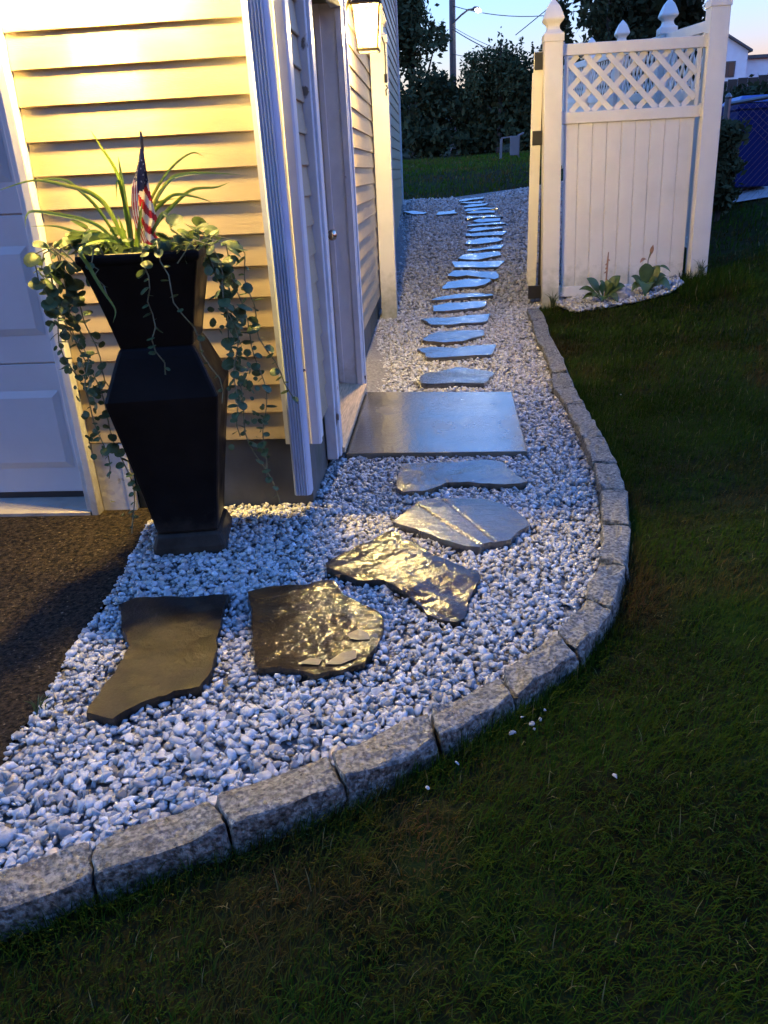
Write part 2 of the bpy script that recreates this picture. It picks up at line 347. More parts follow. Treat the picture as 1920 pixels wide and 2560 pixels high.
BL=[
[(-1.036,-0.202),(-1.024,-0.068),(-1.025,0.039),(-1.057,0.119),(-1.074,0.164)] ,
[(-1.039,-0.202),(-1.031,-0.057),(-1.036,0.045),(-1.043,0.093)] ,
[(-1.042,-0.196),(-1.073,-0.088),(-1.12,-0.02),(-1.21,0.013),(-1.306,0.031),(-1.444,0.002)] ,
[(-1.046,-0.202),(-1.119,-0.075),(-1.178,-0.007),(-1.225,0.027),(-1.29,0.035),(-1.34,0.027)] ,
[(-1.058,-0.201),(-1.108,-0.142),(-1.173,-0.1),(-1.278,-0.074),(-1.362,-0.062),(-1.393,-0.077),(-1.41,-0.113)] ,
[(-1.065,-0.204),(-1.135,-0.152),(-1.217,-0.133),(-1.287,-0.112),(-1.379,-0.108)] ,
[(-1.03,-0.202),(-1.018,-0.101),(-1.025,-0.025),(-1.025,0.016),(-1.031,0.008),(-1.037,-0.04)] ,
[(-1.033,-0.202),(-1.025,-0.123),(-1.023,-0.052),(-1.013,0.023)] ,
[(-1.036,-0.202),(-1.045,-0.134),(-1.051,-0.083)] ,
[(-1.024,-0.2),(-0.981,-0.114),(-0.93,-0.029),(-0.858,0.048),(-0.787,0.088),(-0.748,0.076)] ,
[(-1.018,-0.2),(-0.945,-0.083),(-0.87,0.006),(-0.808,0.027),(-0.72,0.026),(-0.628,0.018)] ,
[(-1.014,-0.2),(-0.947,-0.132),(-0.877,-0.069),(-0.804,-0.021),(-0.726,-0.016),(-0.68,-0.003)] ,
[(-1.021,-0.2),(-0.955,-0.104),(-0.898,-0.052),(-0.853,-0.032),(-0.789,-0.042),(-0.727,-0.065)] ,
[(-1.027,-0.199),(-0.997,-0.102),(-0.979,-0.07),(-0.909,-0.049),(-0.86,-0.043)] ,
[(-1.024,-0.201),(-0.983,-0.125),(-0.95,-0.044)] ,
[(-1.021,-0.203),(-0.956,-0.182),(-0.893,-0.174),(-0.82,-0.171)] ,
[(-1.034,-0.205),(-1.089,-0.171),(-1.133,-0.141),(-1.184,-0.15),(-1.24,-0.182),(-1.277,-0.221)] ,
[(-1.046,-0.204),(-1.082,-0.166),(-1.114,-0.17),(-1.094,-0.228),(-1.063,-0.294),(-1.03,-0.354),(-1.04,-0.393)] ,
[(-1.014,-0.2),(-0.934,-0.127),(-0.891,-0.085),(-0.87,-0.124),(-0.864,-0.144)] ,
]
def wet_stone(name, c1, c2, rot, bump=.5, r0=.10, r1=.34, ridge=9.0, stretch=5.0, coat=.8, spec=.8, fine=70, fstr=.5, cscale=5, clo=.38, chi=.64, rscale=7):
    m = bpy.data.materials.new(name); m.use_nodes = True; N, L = m.node_tree.nodes, m.node_tree.links; p = N['Principled BSDF']
    tc = N.new('ShaderNodeTexCoord'); mp = N.new('ShaderNodeMapping'); mp.inputs['Rotation'].default_value = (0, 0, rot)
    L.new(tc.outputs['Object'], mp.inputs[0])
    mp2 = N.new('ShaderNodeMapping'); mp2.inputs['Scale'].default_value = (1, stretch, 1); L.new(mp.outputs[0], mp2.inputs[0])
    a = N.new('ShaderNodeTexNoise'); a.inputs['Scale'].default_value = cscale; a.inputs['Detail'].default_value = 7; L.new(mp.outputs[0], a.inputs['Vector'])
    mr = N.new('ShaderNodeMapRange'); mr.inputs[1].default_value = clo; mr.inputs[2].default_value = chi; L.new(a.outputs[0], mr.inputs[0])
    mx = N.new('ShaderNodeMix'); mx.data_type = 'RGBA'; mx.inputs[6].default_value = (*c1, 1); mx.inputs[7].default_value = (*c2, 1)
    L.new(mr.outputs[0], mx.inputs[0]); L.new(mx.outputs[2], p.inputs['Base Color'])
    b = N.new('ShaderNodeTexNoise'); b.inputs['Scale'].default_value = rscale; b.inputs['Detail'].default_value = 5; L.new(mp.outputs[0], b.inputs['Vector'])
    mb = N.new('ShaderNodeMapRange'); mb.inputs[1].default_value = .35; mb.inputs[2].default_value = .65; mb.inputs[3].default_value = r0; mb.inputs[4].default_value = r1
    L.new(b.outputs[0], mb.inputs[0]); L.new(mb.outputs[0], p.inputs['Roughness'])
    c = N.new('ShaderNodeTexNoise'); c.inputs['Scale'].default_value = ridge; c.inputs['Detail'].default_value = 9; c.inputs['Roughness'].default_value = .62
    L.new(mp2.outputs[0], c.inputs['Vector'])
    d = N.new('ShaderNodeTexNoise'); d.inputs['Scale'].default_value = fine; d.inputs['Detail'].default_value = 5; L.new(mp.outputs[0], d.inputs['Vector'])
    b1 = N.new('ShaderNodeBump'); b1.inputs['Strength'].default_value = bump; b1.inputs['Distance'].default_value = .02; L.new(c.outputs[0], b1.inputs['Height'])
    b2 = N.new('ShaderNodeBump'); b2.inputs['Strength'].default_value = bump*fstr; b2.inputs['Distance'].default_value = .005
    L.new(d.outputs[0], b2.inputs['Height']); L.new(b1.outputs[0], b2.inputs['Normal']); L.new(b2.outputs[0], p.inputs['Normal'])
    p.inputs['Specular IOR Level'].default_value = spec
    p.inputs['Coat Weight'].default_value = coat; p.inputs['Coat Roughness'].default_value = .07; p.inputs['Coat IOR'].default_value = 1.5
    if coat: L.new(b2.outputs[0], p.inputs['Coat Normal'])
    return m
M_SLATE = [wet_stone('wet_slate_grey', (.038,.038,.040), (.065,.06,.053), .3, bump=.16, r0=.04, r1=.13, coat=1),
           wet_stone('wet_slate_brown', (.04,.032,.022), (.072,.058,.038), -.5, bump=.2, r0=.06, r1=.18, coat=.8),
           wet_stone('wet_slate_blue', (.038,.041,.047), (.065,.062,.058), .1, bump=.16, r0=.04, r1=.13, coat=1)]
M_SLATE_SMOOTH = wet_stone('wet_slate_smooth', (.008,.0065,.005), (.027,.020,.011), .9, bump=.4, r0=.30, r1=.6, ridge=9, stretch=1.5, coat=0, spec=.35, fine=120, fstr=.9, cscale=16, clo=.42, chi=.6)
M_PUDDLE_SHEEN = wet_stone('painted_puddle_sheen', (.085,.072,.05), (.12,.10,.07), .2, bump=.05, r0=.4, r1=.55, ridge=4, stretch=1.5, coat=0)  # pale tan painted in for the reflection in small puddles
M_SLATE_ROUGH = wet_stone('wet_slate_rough', (.014,.011,.008), (.036,.027,.016), -.4, bump=.17, r0=.05, r1=.13, ridge=15, stretch=1.7, coat=0, spec=.5, fine=150, fstr=1.0, cscale=14)
M_SLATE_RIPPLE = wet_stone('wet_slate_rippled', (.015,.012,.009), (.036,.028,.019), .45, bump=.12, r0=.05, r1=.13, ridge=12, stretch=3.4, coat=0, spec=.42, fine=150, fstr=1.0, cscale=14)
M_SLATE_ROUND = wet_stone('wet_slate_round', (.034,.037,.043), (.058,.056,.053), .1, bump=.2, r0=.08, r1=.22, coat=.4)
M_SLAB = wet_stone('wet_concrete_slab', (.095,.085,.060), (.14,.125,.095), 0.0, bump=.10, r0=.04, r1=.30, ridge=30, stretch=1.0, rscale=3.2, cscale=4, clo=.42, chi=.58, coat=.8)

# ------------------------------------------------------------------ setting: terrain sheet
INNER = [a for a, b in JOINTS]; OUTER = [b for a, b in JOINTS]
INNER = [(-1.02, 0.985)] + INNER; OUTER = [(-1.0, 0.93)] + OUTER
def lawn_sheet():
    xs = np.unique(np.concatenate([np.linspace(-90,-6,12), np.linspace(-6,6,97), np.linspace(6,90,16)]))
    ys = np.unique(np.concatenate([np.linspace(-30,-1,6), np.linspace(-1,14,121), np.linspace(14,40,40), np.linspace(40,300,14)]))
    X, Y = np.meshgrid(xs, ys); Z = H(X, Y) - .024 + (vnoise(X, Y, .6, 3)-.5)*.02*(X > .8)
    Z = np.where(Y > 90, Z + (Y-90)*.0, Z)
    v = np.stack([X.ravel(), Y.ravel(), Z.ravel()], 1); nx = len(xs); ny = len(ys)
    i, j = np.meshgrid(np.arange(nx-1), np.arange(ny-1)); a = (j*nx+i).ravel()
    t = np.concatenate([np.stack([a, a+1, a+1+nx], 1), np.stack([a, a+1+nx, a+nx], 1)])
    return tag(fast_mesh('lawn', v, t, M_SOIL, smooth=True), 'dark green lawn with brown dry patches rising to the right', kind='structure')
lawn_sheet()

GRAVEL = ([(-.90, 3.02), (-.56, 3.02), (-.56, 7.0), (-.56, 11.93), (-2.4, 11.95), (-2.4, 12.35), (0, 12.2), (2.02, 12.1), (2.02, 7.02), (.95, 7.0), (.84, 6.85)]
          + INNER[::-1] + [(-1.13, 1.15)] + ASPH[::-1][:-1] + [(-1.24, 2.9)])
v, f = polymesh(GRAVEL, .22, lambda x, y: h1(x, y)-.012)
gb = MB().add(v, f).build('gravel_path_bed', M_BED); tag(gb, kind='structure')
bedpoly = [(.985, 6.95)] + HBED + [(2.0, 6.95)]
v, f = polymesh(bedpoly, .12, lambda x, y: h1(x, y)-.008)
tag(MB().add(v, f).build('planting_bed', M_BED), kind='structure')
DRIVE = [(-9, -3), (-1.3, -3), (-1.16, 1.0)] + ASPH[::-1][:-1] + [(-1.24, 2.9), (-1.28, 3.03), (-1.5, 3.03), (-1.5, 2.955), (-9, 2.955)]
v, f = polymesh(DRIVE, .3, lambda x, y: h1(x, y)-.004+.012*(float(vnoise(x, y, .35, 5))-.5))
tag(MB().add(v, f).build('asphalt_driveway', M_ASPH, smooth=True), kind='structure')
tag(MB().box(-9, -1.53, 2.955, 3.35, -.1, .008).build('garage_apron', M_CONC), kind='structure')

# ------------------------------------------------------------------ flagstones
LAB = {
 'S1': ('smooth brown-black wet flagstone beside the asphalt driveway, in front of the planter', M_SLATE_SMOOTH),
 'S2': ('wet dark flagstone with rough glittering right half and pale patches painted as puddle sheen', M_SLATE_ROUGH),
 'S3': ('large golden-glinting wet flagstone with a pointed left corner', M_SLATE_RIPPLE),
 'S4': ('round grey-blue wet flagstone with two pale diagonal cracks', M_SLATE_ROUND),
 'S5': ('wide brown wet flagstone just in front of the concrete step', M_SLATE[1]),
 'F23': ('thin far flagstone closest to the house corner, left of the path', M_SLATE[0]),
 'F24': ('notched far flagstone between the path stones and the house corner', M_SLATE[0]),
}
ORD = ['first','second','third','fourth','fifth','sixth','seventh','eighth','ninth','tenth','eleventh','twelfth','thirteenth','fourteenth',
       'fifteenth','sixteenth','seventeenth','eighteenth','nineteenth','twentieth']
TILT = {'S1': (0, 0), 'S2': (-.008, .002), 'S3': (-.002, .009), 'S4': (.001, -.002), 'S5': (0, .003)}
def stone(key, poly):
    pts = []
    n = len(poly); near = key[0] == 'S'
    for i in range(n):                                  # resample the outline and fray it
        a, b = Vector(poly[i]), Vector(poly[(i+1) % n]); k = max(1, int((b-a).length/(.02 if near else .045)))
        for t in range(k):
            q = a.lerp(b, t/k); amp = .006 if near else .010
            pts.append((q.x + noise.noise((q.x*23, q.y*23, 1.7))*amp*1.4 + random.uniform(-1, 1)*amp*.35,
                        q.y + noise.noise((q.x*23, q.y*23, 9.1))*amp*1.4 + random.uniform(-1, 1)*amp*.35))
    sgn = sum(pts[i][0]*pts[(i+1) % len(pts)][1]-pts[(i+1) % len(pts)][0]*pts[i][1] for i in range(len(pts)))
    if sgn < 0: pts = pts[::-1]
    cx = sum(p[0] for p in pts)/len(pts); cy = sum(p[1] for p in pts)/len(pts)
    tx, ty = random.uniform(-.012, .012), random.uniform(-.012, .012)
    if key in TILT: tx, ty = TILT[key]
    rel = {'S1': .0015, 'S2': .0022, 'S3': .0013, 'S4': .0015, 'S5': .0018}.get(key, .003); ph = random.uniform(0, 50)
    def top(x, y):
        w = noise.fractal((x*7+ph, y*7, ph), 1.0, 2.0, 4)*rel
        if key in ('S2', 'S3', 'S4', 'S5'):
            lay = noise.noise((x*5+y*3+ph, y*14-x*7, ph))*5.0            # slate splits in thin layers
            w += .0009*(math.floor(lay)+min(1, max(0, (lay-math.floor(lay)-.35)*5)))*(.4 if key == 'S4' else .8)
            rough = .0012 if key == 'S3' else (.0020*max(.12, min(1, (x+.50)*5)) if key == 'S2' else .0005)
            w += noise.noise((x*46, y*46, ph))*rough + noise.noise((x*110, y*110, ph))*rough*.45
        if key == 'S4':
            for k, (ax, ay, bx, by) in enumerate(((-.11, 2.93, .11, 2.57), (.0, 2.97, .17, 2.60))):
                d = abs((bx-ax)*(ay-y)-(ax-x)*(by-ay))/math.hypot(bx-ax, by-ay); w += (.0022 if k else -.0022)*(1 if ((bx-ax)*(ay-y)-(ax-x)*(by-ay)) > 0 else 0) - .003*max(0, 1-d/.010)
        if key == 'S3': w += .0012*math.sin((y*1.5+x)*22+noise.noise((x*6, y*6, 0))*3)
        return h1(x, y) + .030 + tx*(x-cx)*4 + ty*(y-cy)*4 + w
    v, f = polymesh(pts, .0095 if near else .06, top, jitter=.002)
    mb = MB().add(v, f); nb = len(pts)
    # the side wall, from the outline down into the gravel
    edge = [(p[0], p[1], top(p[0], p[1])) for p in pts]
    low = [(cx+(p[0]-cx)*1.012+random.uniform(-.003, .003), cy+(p[1]-cy)*1.012+random.uniform(-.003, .003), h1(p[0], p[1])-.03) for p in pts]
    mid = [(e[0]*.4+l[0]*.6+random.uniform(-.003, .003), e[1]*.4+l[1]*.6, e[2]-.014) for e, l in zip(edge, low)]
    fs = [(i, (i+1) % nb, nb+(i+1) % nb, nb+i)[::-1] for i in range(nb)]
    mb.add(edge+mid, fs); mb.add(mid+low, fs)
    if key in LAB: lab, m = LAB[key]
    else:
        k = int(key[1:])
        lab = f'grey-blue wet flagstone, {ORD[k-1]} beyond the concrete step along the path' if k < 20 else \
              {20: 'grey-blue wet flagstone, third from the far end of the path', 21: 'thin grey-blue flagstone, second from the far end of the path',
               22: 'last grey-blue flagstone at the far end of the path by the lawn'}[k]
        m = M_SLATE[(0, 2, 0, 1, 2)[k % 5]]
    root = tag(mb.build('flagstone', m), lab, 'flagstone', 'flagstones of the stepping path')
    if key == 'S2':
        for cpoly in ([(-.30,1.955),(-.265,1.985),(-.235,1.965),(-.228,1.935),(-.26,1.925),(-.285,1.93)], [(-.345,1.80),(-.30,1.865),(-.262,1.875),(-.258,1.835),(-.30,1.80)], [(-.42,1.80),(-.39,1.83),(-.355,1.825),(-.36,1.795)]):
            vv, ff = polymesh(cpoly, .015, lambda x, y: top(x, y)+.004); MB().add(vv, ff).build('painted_sheen', M_PUDDLE_SHEEN, root)  # patches coloured pale like puddles reflecting light
    return root
for k_, p_ in STONES.items(): stone(k_, p_)

# concrete step in front of the side door
sr = empty('concrete_step', (-.05, 4.15, 0), 'wet concrete step reflecting blue sky, in front of the side door', 'step')
v = MB(); SL = [(-.485, 3.585), (.405, 3.56), (.425, 4.66), (-.49, 4.755)]
v.hexa([(x, y, -.06) for x, y in SL], [(x, y, .030) for x, y in SL]); v.build('slab', M_SLAB, sr, bevel=.006)

# ------------------------------------------------------------------ granite edging
er = empty('stone_edging', (.3, 2.5, 0), 'curved border of rough grey granite blocks between gravel and lawn', 'edging')
def block(i):
    a0, a1 = Vector(INNER[i]), Vector(INNER[i+1]); b0, b1 = Vector(OUTER[i]), Vector(OUTER[i+1])
    def widen(a, b): d = (a-b).normalized(); return b + d*max((a-b).length, .098)
    a0, a1 = widen(a0, b0), widen(a1, b1)
    g = .003/max(.1, (a1-a0).length)+.002; a0, a1 = a0.lerp(a1, g), a1.lerp(a0, g); b0, b1 = b0.lerp(b1, g), b1.lerp(b0, g)
    bm = bmesh.new(); bmesh.ops.create_cube(bm, size=1)
    bmesh.ops.bevel(bm, geom=list(bm.edges), offset=.07, segments=2, affect='EDGES', profile=.6)
    bmesh.ops.subdivide_edges(bm, edges=list(bm.edges), cuts=3, use_grid_fill=True)
    bmesh.ops.triangulate(bm, faces=list(bm.faces))
    lift = random.uniform(-.008, .008); lean = random.uniform(-.012, .012); ph = i*7.3
    for v in bm.verts:
        u, w, z = v.co.x+.5, v.co.y+.5, v.co.z+.5
        out = b0.lerp(b1, u); inn = a0.lerp(a1, u); q = out.lerp(inn, w)
        d = (out-inn).normalized(); zz = h1(q.x, q.y) - .085 + z*(.130+lift) + lean*(u-.5)*2
        q = q + d*(1-z)*.022*(1-w)
        n = noise.noise_vector((q.x*16+ph, q.y*16, zz*16))*.011 + noise.noise_vector((q.x*48, q.y*48+ph, zz*48))*.005
        v.co = (q.x+n.x-er.location.x, q.y+n.y-er.location.y, zz+n.z*1.2)
    me = bpy.data.meshes.new('stone_block'); bm.to_mesh(me); bm.free(); me.materials.append(M_GRAN)
    o = link(bpy.data.objects.new('stone_block', me)); o.parent = er; WLOC[o] = wloc(er)
for i in range(len(INNER)-1): block(i)

# ------------------------------------------------------------------ gravel
def rock_variant(seed, sub):
    r = random.Random(seed); bm = bmesh.new(); bmesh.ops.create_icosphere(bm, subdivisions=sub, radius=1)
    V = np.array([v.co[:] for v in bm.verts]); F = np.array([[v.index for v in f.verts] for f in bm.faces]); bm.free()
    for _ in range(8):
        n = np.array([r.gauss(0, 1) for _ in range(3)]); n /= np.linalg.norm(n); d = r.uniform(.26, .68)
        k = V @ n; V = V - np.outer(np.clip(k-d, 0, None), n)
    V *= np.array([r.uniform(1.1, 1.6), r.uniform(.85, 1.2), r.uniform(.6, .95)]); return V, F
def rotations(n, rng, tilt):
    a = rng.uniform(0, 2*np.pi, n); t = rng.normal(0, tilt, n); b = rng.uniform(0, 2*np.pi, n)
    def Rz(q): c, s, o, z = np.cos(q), np.sin(q), np.ones_like(q), np.zeros_like(q); return np.stack([np.stack([c,-s,z],-1), np.stack([s,c,z],-1), np.stack([z,z,o],-1)], -2)
    def Rx(q): c, s, o, z = np.cos(q), np.sin(q), np.ones_like(q), np.zeros_like(q); return np.stack([np.stack([o,z,z],-1), np.stack([z,c,-s],-1), np.stack([z,s,c],-1)], -2)
    return Rz(b) @ Rx(t) @ Rz(a)
def scatter(n, polys, box, keep_out, rng, shrink=.008):
    x = rng.uniform(box[0], box[1], n); y = rng.uniform(box[2], box[3], n); m = np.zeros(n, bool)
    for p in polys: m |= inpoly(x, y, p)
    for p in keep_out:
        P = np.array(p); c = P.mean(0); m &= ~inpoly(x, y, (c+(P-c)*(1-shrink/max(.05, np.ptp(P, axis=0).min()))).tolist())
    return x[m], y[m]
def pebbles(name, layers, label):
    VV, FF, CC = [], [], []; base = 0
    for (x, y, size, sub, zoff, seed) in layers:
        rng = np.random.default_rng(seed); n = len(x); var = [rock_variant(seed*100+k, sub) for k in range(14)]
        pick = rng.integers(0, 14, n); R = rotations(n, rng, .55); s = size*np.exp(np.clip(rng.normal(0, .36, n), -.8, .55))*.5
        z = H(x, y) + zoff + rng.uniform(-.004, .006, n)
        tone = np.clip(rng.normal(.43, .08, n), .18, .72)
        hue = rng.random(n)
        c = np.stack([tone*(1-.04*hue), tone*(1-.01*hue), tone*(.98+.05*hue)], 1)
        dark = rng.random(n) < .14; c[dark] *= rng.uniform(.35, .65, (dark.sum(), 1))
        warm = rng.random(n) < .22; c[warm] *= np.array([1.0, .92, .80])
        for k in range(14):
            idx = np.where(pick == k)[0]
            if not len(idx): continue
            V, F = var[k]
            P = np.einsum('nij,vj->nvi', R[idx], V)*s[idx, None, None]
            P += np.stack([x[idx], y[idx], z[idx]], 1)[:, None, :]
            VV.append(P.reshape(-1, 3)); FF.append((F[None]+(base+np.arange(len(idx))*len(V))[:, None, None]).reshape(-1, 3)); base += len(idx)*len(V)
            CC.append(np.repeat(c[idx], len(V), 0))
    return tag(fast_mesh(name, np.concatenate(VV), np.concatenate(FF), M_PEB, np.concatenate(CC)), label, 'gravel', kind='stuff')
SP = [v for k, v in STONES.items()]; KO = SP + [SL]
rg = np.random.default_rng(11); L_ = []
L_.append((*scatter(27000, [GRAVEL], (-1.3, .8, .9, 3.6), KO, rg), .0225, 2, .002, 1))
L_.append((*scatter(13000, [GRAVEL], (-1.3, .8, .9, 3.6), KO, rg), .023, 1, -.006, 2))
L_.append((*scatter(25000, [GRAVEL], (-.6, .9, 3.6, 7.2), KO, rg), .024, 1, .000, 3))
L_.append((*scatter(26000, [GRAVEL], (-.6, 2.0, 7.2, 12.3), KO, rg), .030, 1, .000, 4))
bx, by = scatter(3200, [bedpoly], (.9, 2.1, 6.4, 7.0), [], rg); L_.append((bx, by, .034, 1, .004, 5))
# a few that rolled over the edging onto the lawn
ex = np.array([.19,.21,.235,.25,.215,.16,.02,-.05,.38,1.02]); ey = np.array([1.60,1.585,1.60,1.63,1.56,1.55,1.44,1.36,1.40,4.4])
L_.append((ex, ey, .012, 2, .004, 6))
L_ = [l for l in L_]
_near = L_[0]; _d = np.hypot(_near[0], _near[1]) < 1.75
L_[0] = (_near[0][_d], _near[1][_d], *_near[2:]); L_.append((_near[0][~_d], _near[1][~_d], .0225, 1, .002, 8))
pebbles('gravel', L_, 'pale grey and white marble gravel filling the path')

# ------------------------------------------------------------------ grass
LAWN_OUT = [GRAVEL, DRIVE, bedpoly, [INNER[0]] + OUTER + INNER[::-1]]
EDGE_STRIP = OUTER + INNER[::-1]
def grass(name, specs, label):
    VV, FF, CC = [], [], []; base = 0
    for (n, box, length, width, seed, lean) in specs:
        rng = np.random.default_rng(seed)
        if box == 'edge':                               # longer unmown blades against the granite
            seg = rng.integers(0, len(OUTER)-1, n); t = rng.random(n); A = np.array(OUTER); d = A[seg+1]-A[seg]; nn = np.stack([d[:, 1], -d[:, 0]], 1)/np.linalg.norm(d, axis=1)[:, None]
            q = A[seg]+d*t[:, None]+nn*np.abs(rng.normal(.028, .02, n))[:, None]; x, y = q[:, 0], q[:, 1]
        else: x = rng.uniform(box[0], box[1], n); y = rng.uniform(box[2], box[3], n)
        m = ~(inpoly(x, y, GRAVEL) | inpoly(x, y, DRIVE) | inpoly(x, y, bedpoly) | inpoly(x, y, EDGE_STRIP) | ((x < -.5) & (y > 2.9) & (y < 12)))
        dens = vnoise(x, y, .45, 21)*.6 + vnoise(x, y, .13, 22)*.4
        dry = vnoise(x, y, .5, 23)*.55 + vnoise(x, y, .17, 24)*.45 + np.clip(1.9-x, 0, 1.2)*.05
        m &= rng.random(n) < np.clip(1.25-dry*.65, .3, 1)
        x, y, dens, dry = x[m], y[m], dens[m], dry[m]; k = len(x)
        ln = length*rng.uniform(.5, 1.25, k)*(.7+.6*dens); w = width*rng.uniform(.6, 1.3, k)
        th = rng.normal(-.6, 1.1, k) + (vnoise(x, y, .25, 25)-.5)*3; le = np.clip(rng.normal(lean, .35, k), .05, 1.45)
        dx, dy = np.cos(th), np.sin(th)
        z0 = H(x, y) - .026
        p0 = np.stack([x, y, z0], 1); side = np.stack([-dy, dx, np.zeros(k)], 1)*w[:, None]/2
        d1 = np.stack([dx*np.sin(le*.6), dy*np.sin(le*.6), np.cos(le*.6)], 1); d2 = np.stack([dx*np.sin(le*1.25), dy*np.sin(le*1.25), np.cos(le*1.25)], 1)
        p1 = p0 + d1*ln[:, None]*.5; p2 = p1 + d2*ln[:, None]*.5
        P = np.stack([p0-side, p0+side, p1-side*.8, p1+side*.8, p2], 1)
        VV.append(P.reshape(-1, 3)); T = np.array([[0,1,3],[0,3,2],[2,3,4]])
        FF.append((T[None]+(base+np.arange(k)*5)[:, None, None]).reshape(-1, 3)); base += k*5
        g = np.stack([.023+.016*rng.random(k), .046+.026*rng.random(k), .004+.003*rng.random(k)], 1)
        b = np.stack([.055+.04*rng.random(k), .036+.026*rng.random(k), .010+.009*rng.random(k)], 1)
        t = np.clip((dry-.575)*4+rng.normal(0, .25, k), 0, 1)[:, None]
        c = g*(1-t)+b*t; c = c*np.where(y > 11.5, 1.7, 1.0)[:, None]; st = rng.random(k) < .02; c[st] = np.array([.17,.15,.06])  # blades past the path end coloured brighter, as if veiled by glare
        CC.append(np.repeat(c, 5, 0))
    return tag(fast_mesh(name, np.concatenate(VV), np.concatenate(FF), M_GRASS, np.concatenate(CC)), label, 'grass', kind='stuff')
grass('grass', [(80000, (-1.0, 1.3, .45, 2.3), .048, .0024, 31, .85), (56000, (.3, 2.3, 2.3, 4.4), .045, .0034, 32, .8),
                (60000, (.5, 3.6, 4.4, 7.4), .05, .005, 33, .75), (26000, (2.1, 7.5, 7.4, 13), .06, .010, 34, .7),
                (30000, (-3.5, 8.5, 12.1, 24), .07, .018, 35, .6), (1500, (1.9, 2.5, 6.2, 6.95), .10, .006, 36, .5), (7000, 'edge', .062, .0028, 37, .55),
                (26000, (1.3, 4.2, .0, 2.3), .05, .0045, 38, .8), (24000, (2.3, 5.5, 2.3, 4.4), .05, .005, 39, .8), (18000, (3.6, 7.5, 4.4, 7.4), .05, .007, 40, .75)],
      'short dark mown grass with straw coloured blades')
# ------------------------------------------------------------------ the house
W = lambda z: z + EYE                      # heights measured from eye level
house = empty('house', (-.56, 3.0, 0), 'house with tan lap siding, white corner post and white garage door', 'house')
CO = .1143; Z0 = W(-.984)
def plank(axis, plane, a0, a1, z, n=None):
    """one clapboard; axis 'x' runs along X and faces -Y, axis 'y' runs along Y and faces +X"""
    prof = [(0, z+.002), (.0125, z), (.0145, z+.003), (.0136, z+.012), (.0025, z+CO+.004), (0, z+CO+.004)]
    vs = []
    for a in (a0, a1):
        for o_, zz in prof: vs.append((a, plane-o_, zz) if axis == 'x' else (plane+o_, a, zz))
    k = len(prof); fs = [(i, i+1, k+i+1, k+i) if axis == 'x' else (k+i, k+i+1, i+1, i) for i in range(k-1)]
    fs += [tuple(range(k))[::-1], tuple(range(k, 2*k))]
    MB().add(vs, fs).build('siding_plank', M_SIDING, house)
for i in range(30):
    z = Z0 + i*CO
    plank('x', 3.0115, -1.487, -.635, z)
    plank('y', -.5465, 3.075, 3.455, z)
    plank('y', -.5465, 4.875, 11.86, z)
    if z > 2.16: plank('y', -.5465, 3.455, 4.875, z)
core = MB().box(-1.48, -.60, 3.02, 3.10, .30, 3.74).box(-.70, -.56, 3.10, 3.50, .30, 3.74).box(-.70, -.56, 4.85, 11.9, .30, 3.74).box(-.70, -.56, 3.5, 4.85, 2.14, 3.74).box(-6, -1.5, 3.02, 3.12, 2.2, 3.74).box(-6,-.56,11.8,11.9,.3,3.74)
core.build('wall_core', M_SIDING, house)
MB().box(-1.33, -.562, 3.028, 3.2, -.2, .312).build('foundation', M_FOUND, house)
MB().box(-.80, -.562, 3.2, 3.50, -.2, .312).box(-.80, -.562, 4.86, 11.9, -.2, .312).build('foundation', M_FOUND, house)
MB().box(-.80, -.60, 3.5, 4.86, -.2, .05).build('foundation', M_FOUND, house)
# fluted corner post
c = MB(); zb, zt = W(-.998), 3.74
c.add([(-.645, 2.972, zb), (-.540, 2.972, zb), (-.535, 2.966, zb), (-.505, 2.966, zb), (-.498, 2.973, zb), (-.498, 3.005, zb), (-.505, 3.012, zb), (-.505, 3.085, zb), (-.55, 3.085, zb), (-.55, 3.01, zb), (-.645, 3.01, zb)]
      + [(x, y, zt) for x, y in ((-.645, 2.972), (-.540, 2.972), (-.535, 2.966), (-.505, 2.966), (-.498, 2.973), (-.498, 3.005), (-.505, 3.012), (-.505, 3.085), (-.55, 3.085), (-.55, 3.01), (-.645, 3.01))],
      [(i, (i+1) % 11, 11+(i+1) % 11, 11+i) for i in range(11)] + [tuple(range(11))[::-1]])
c.build('corner_post', M_TRIM, house)
# corrugated downspout, cut square above the gravel
d = MB(); ring = []
x0, x1, y0, y1 = -.612, -.546, 2.884, 2.957
nf = 5
for k in range(nf):
    a = x0+.006+(x1-x0-.012)*k/nf; w_ = (x1-x0-.012)/nf
    ring += [(a, y0), (a+w_*.25, y0-.005), (a+w_*.5, y0-.005), (a+w_*.75, y0)]
ring += [(x1-.006, y0), (x1, y0+.006)]
for k in range(4):
    a = y0+.008+(y1-y0-.016)*k/4; w_ = (y1-y0-.016)/4
    ring += [(x1, a), (x1+.003, a+w_*.25), (x1+.003, a+w_*.5), (x1, a+w_*.75)]
ring += [(x1, y1-.006), (x1-.006, y1), (x0+.006, y1), (x0, y1-.006), (x0, y0+.006)]
n = len(ring); zb = W(-1.19)
wob = lambda z: .002*math.sin(z*2.0)
zs = [zb+(3.7-zb)*k/12 for k in range(13)]
vs = []
for z in zs: vs += [(x+wob(z), y, z) for x, y in ring]
fs = [(i*n+k, i*n+(k+1) % n, (i+1)*n+(k+1) % n, (i+1)*n+k) for i in range(12) for k in range(n)]
d.add(vs, fs); ds = d.build('downspout', M_DSPOUT, house)
MB().tube([(-.548, 2.95, .60), (-.535, 2.945, .602)], .006, 6).build('strap_screw', M_CHAIN, ds)
MB().box(-.62, -.538, 2.958, 2.966, 1.92, 1.95).build('strap', M_DSPOUT, ds)
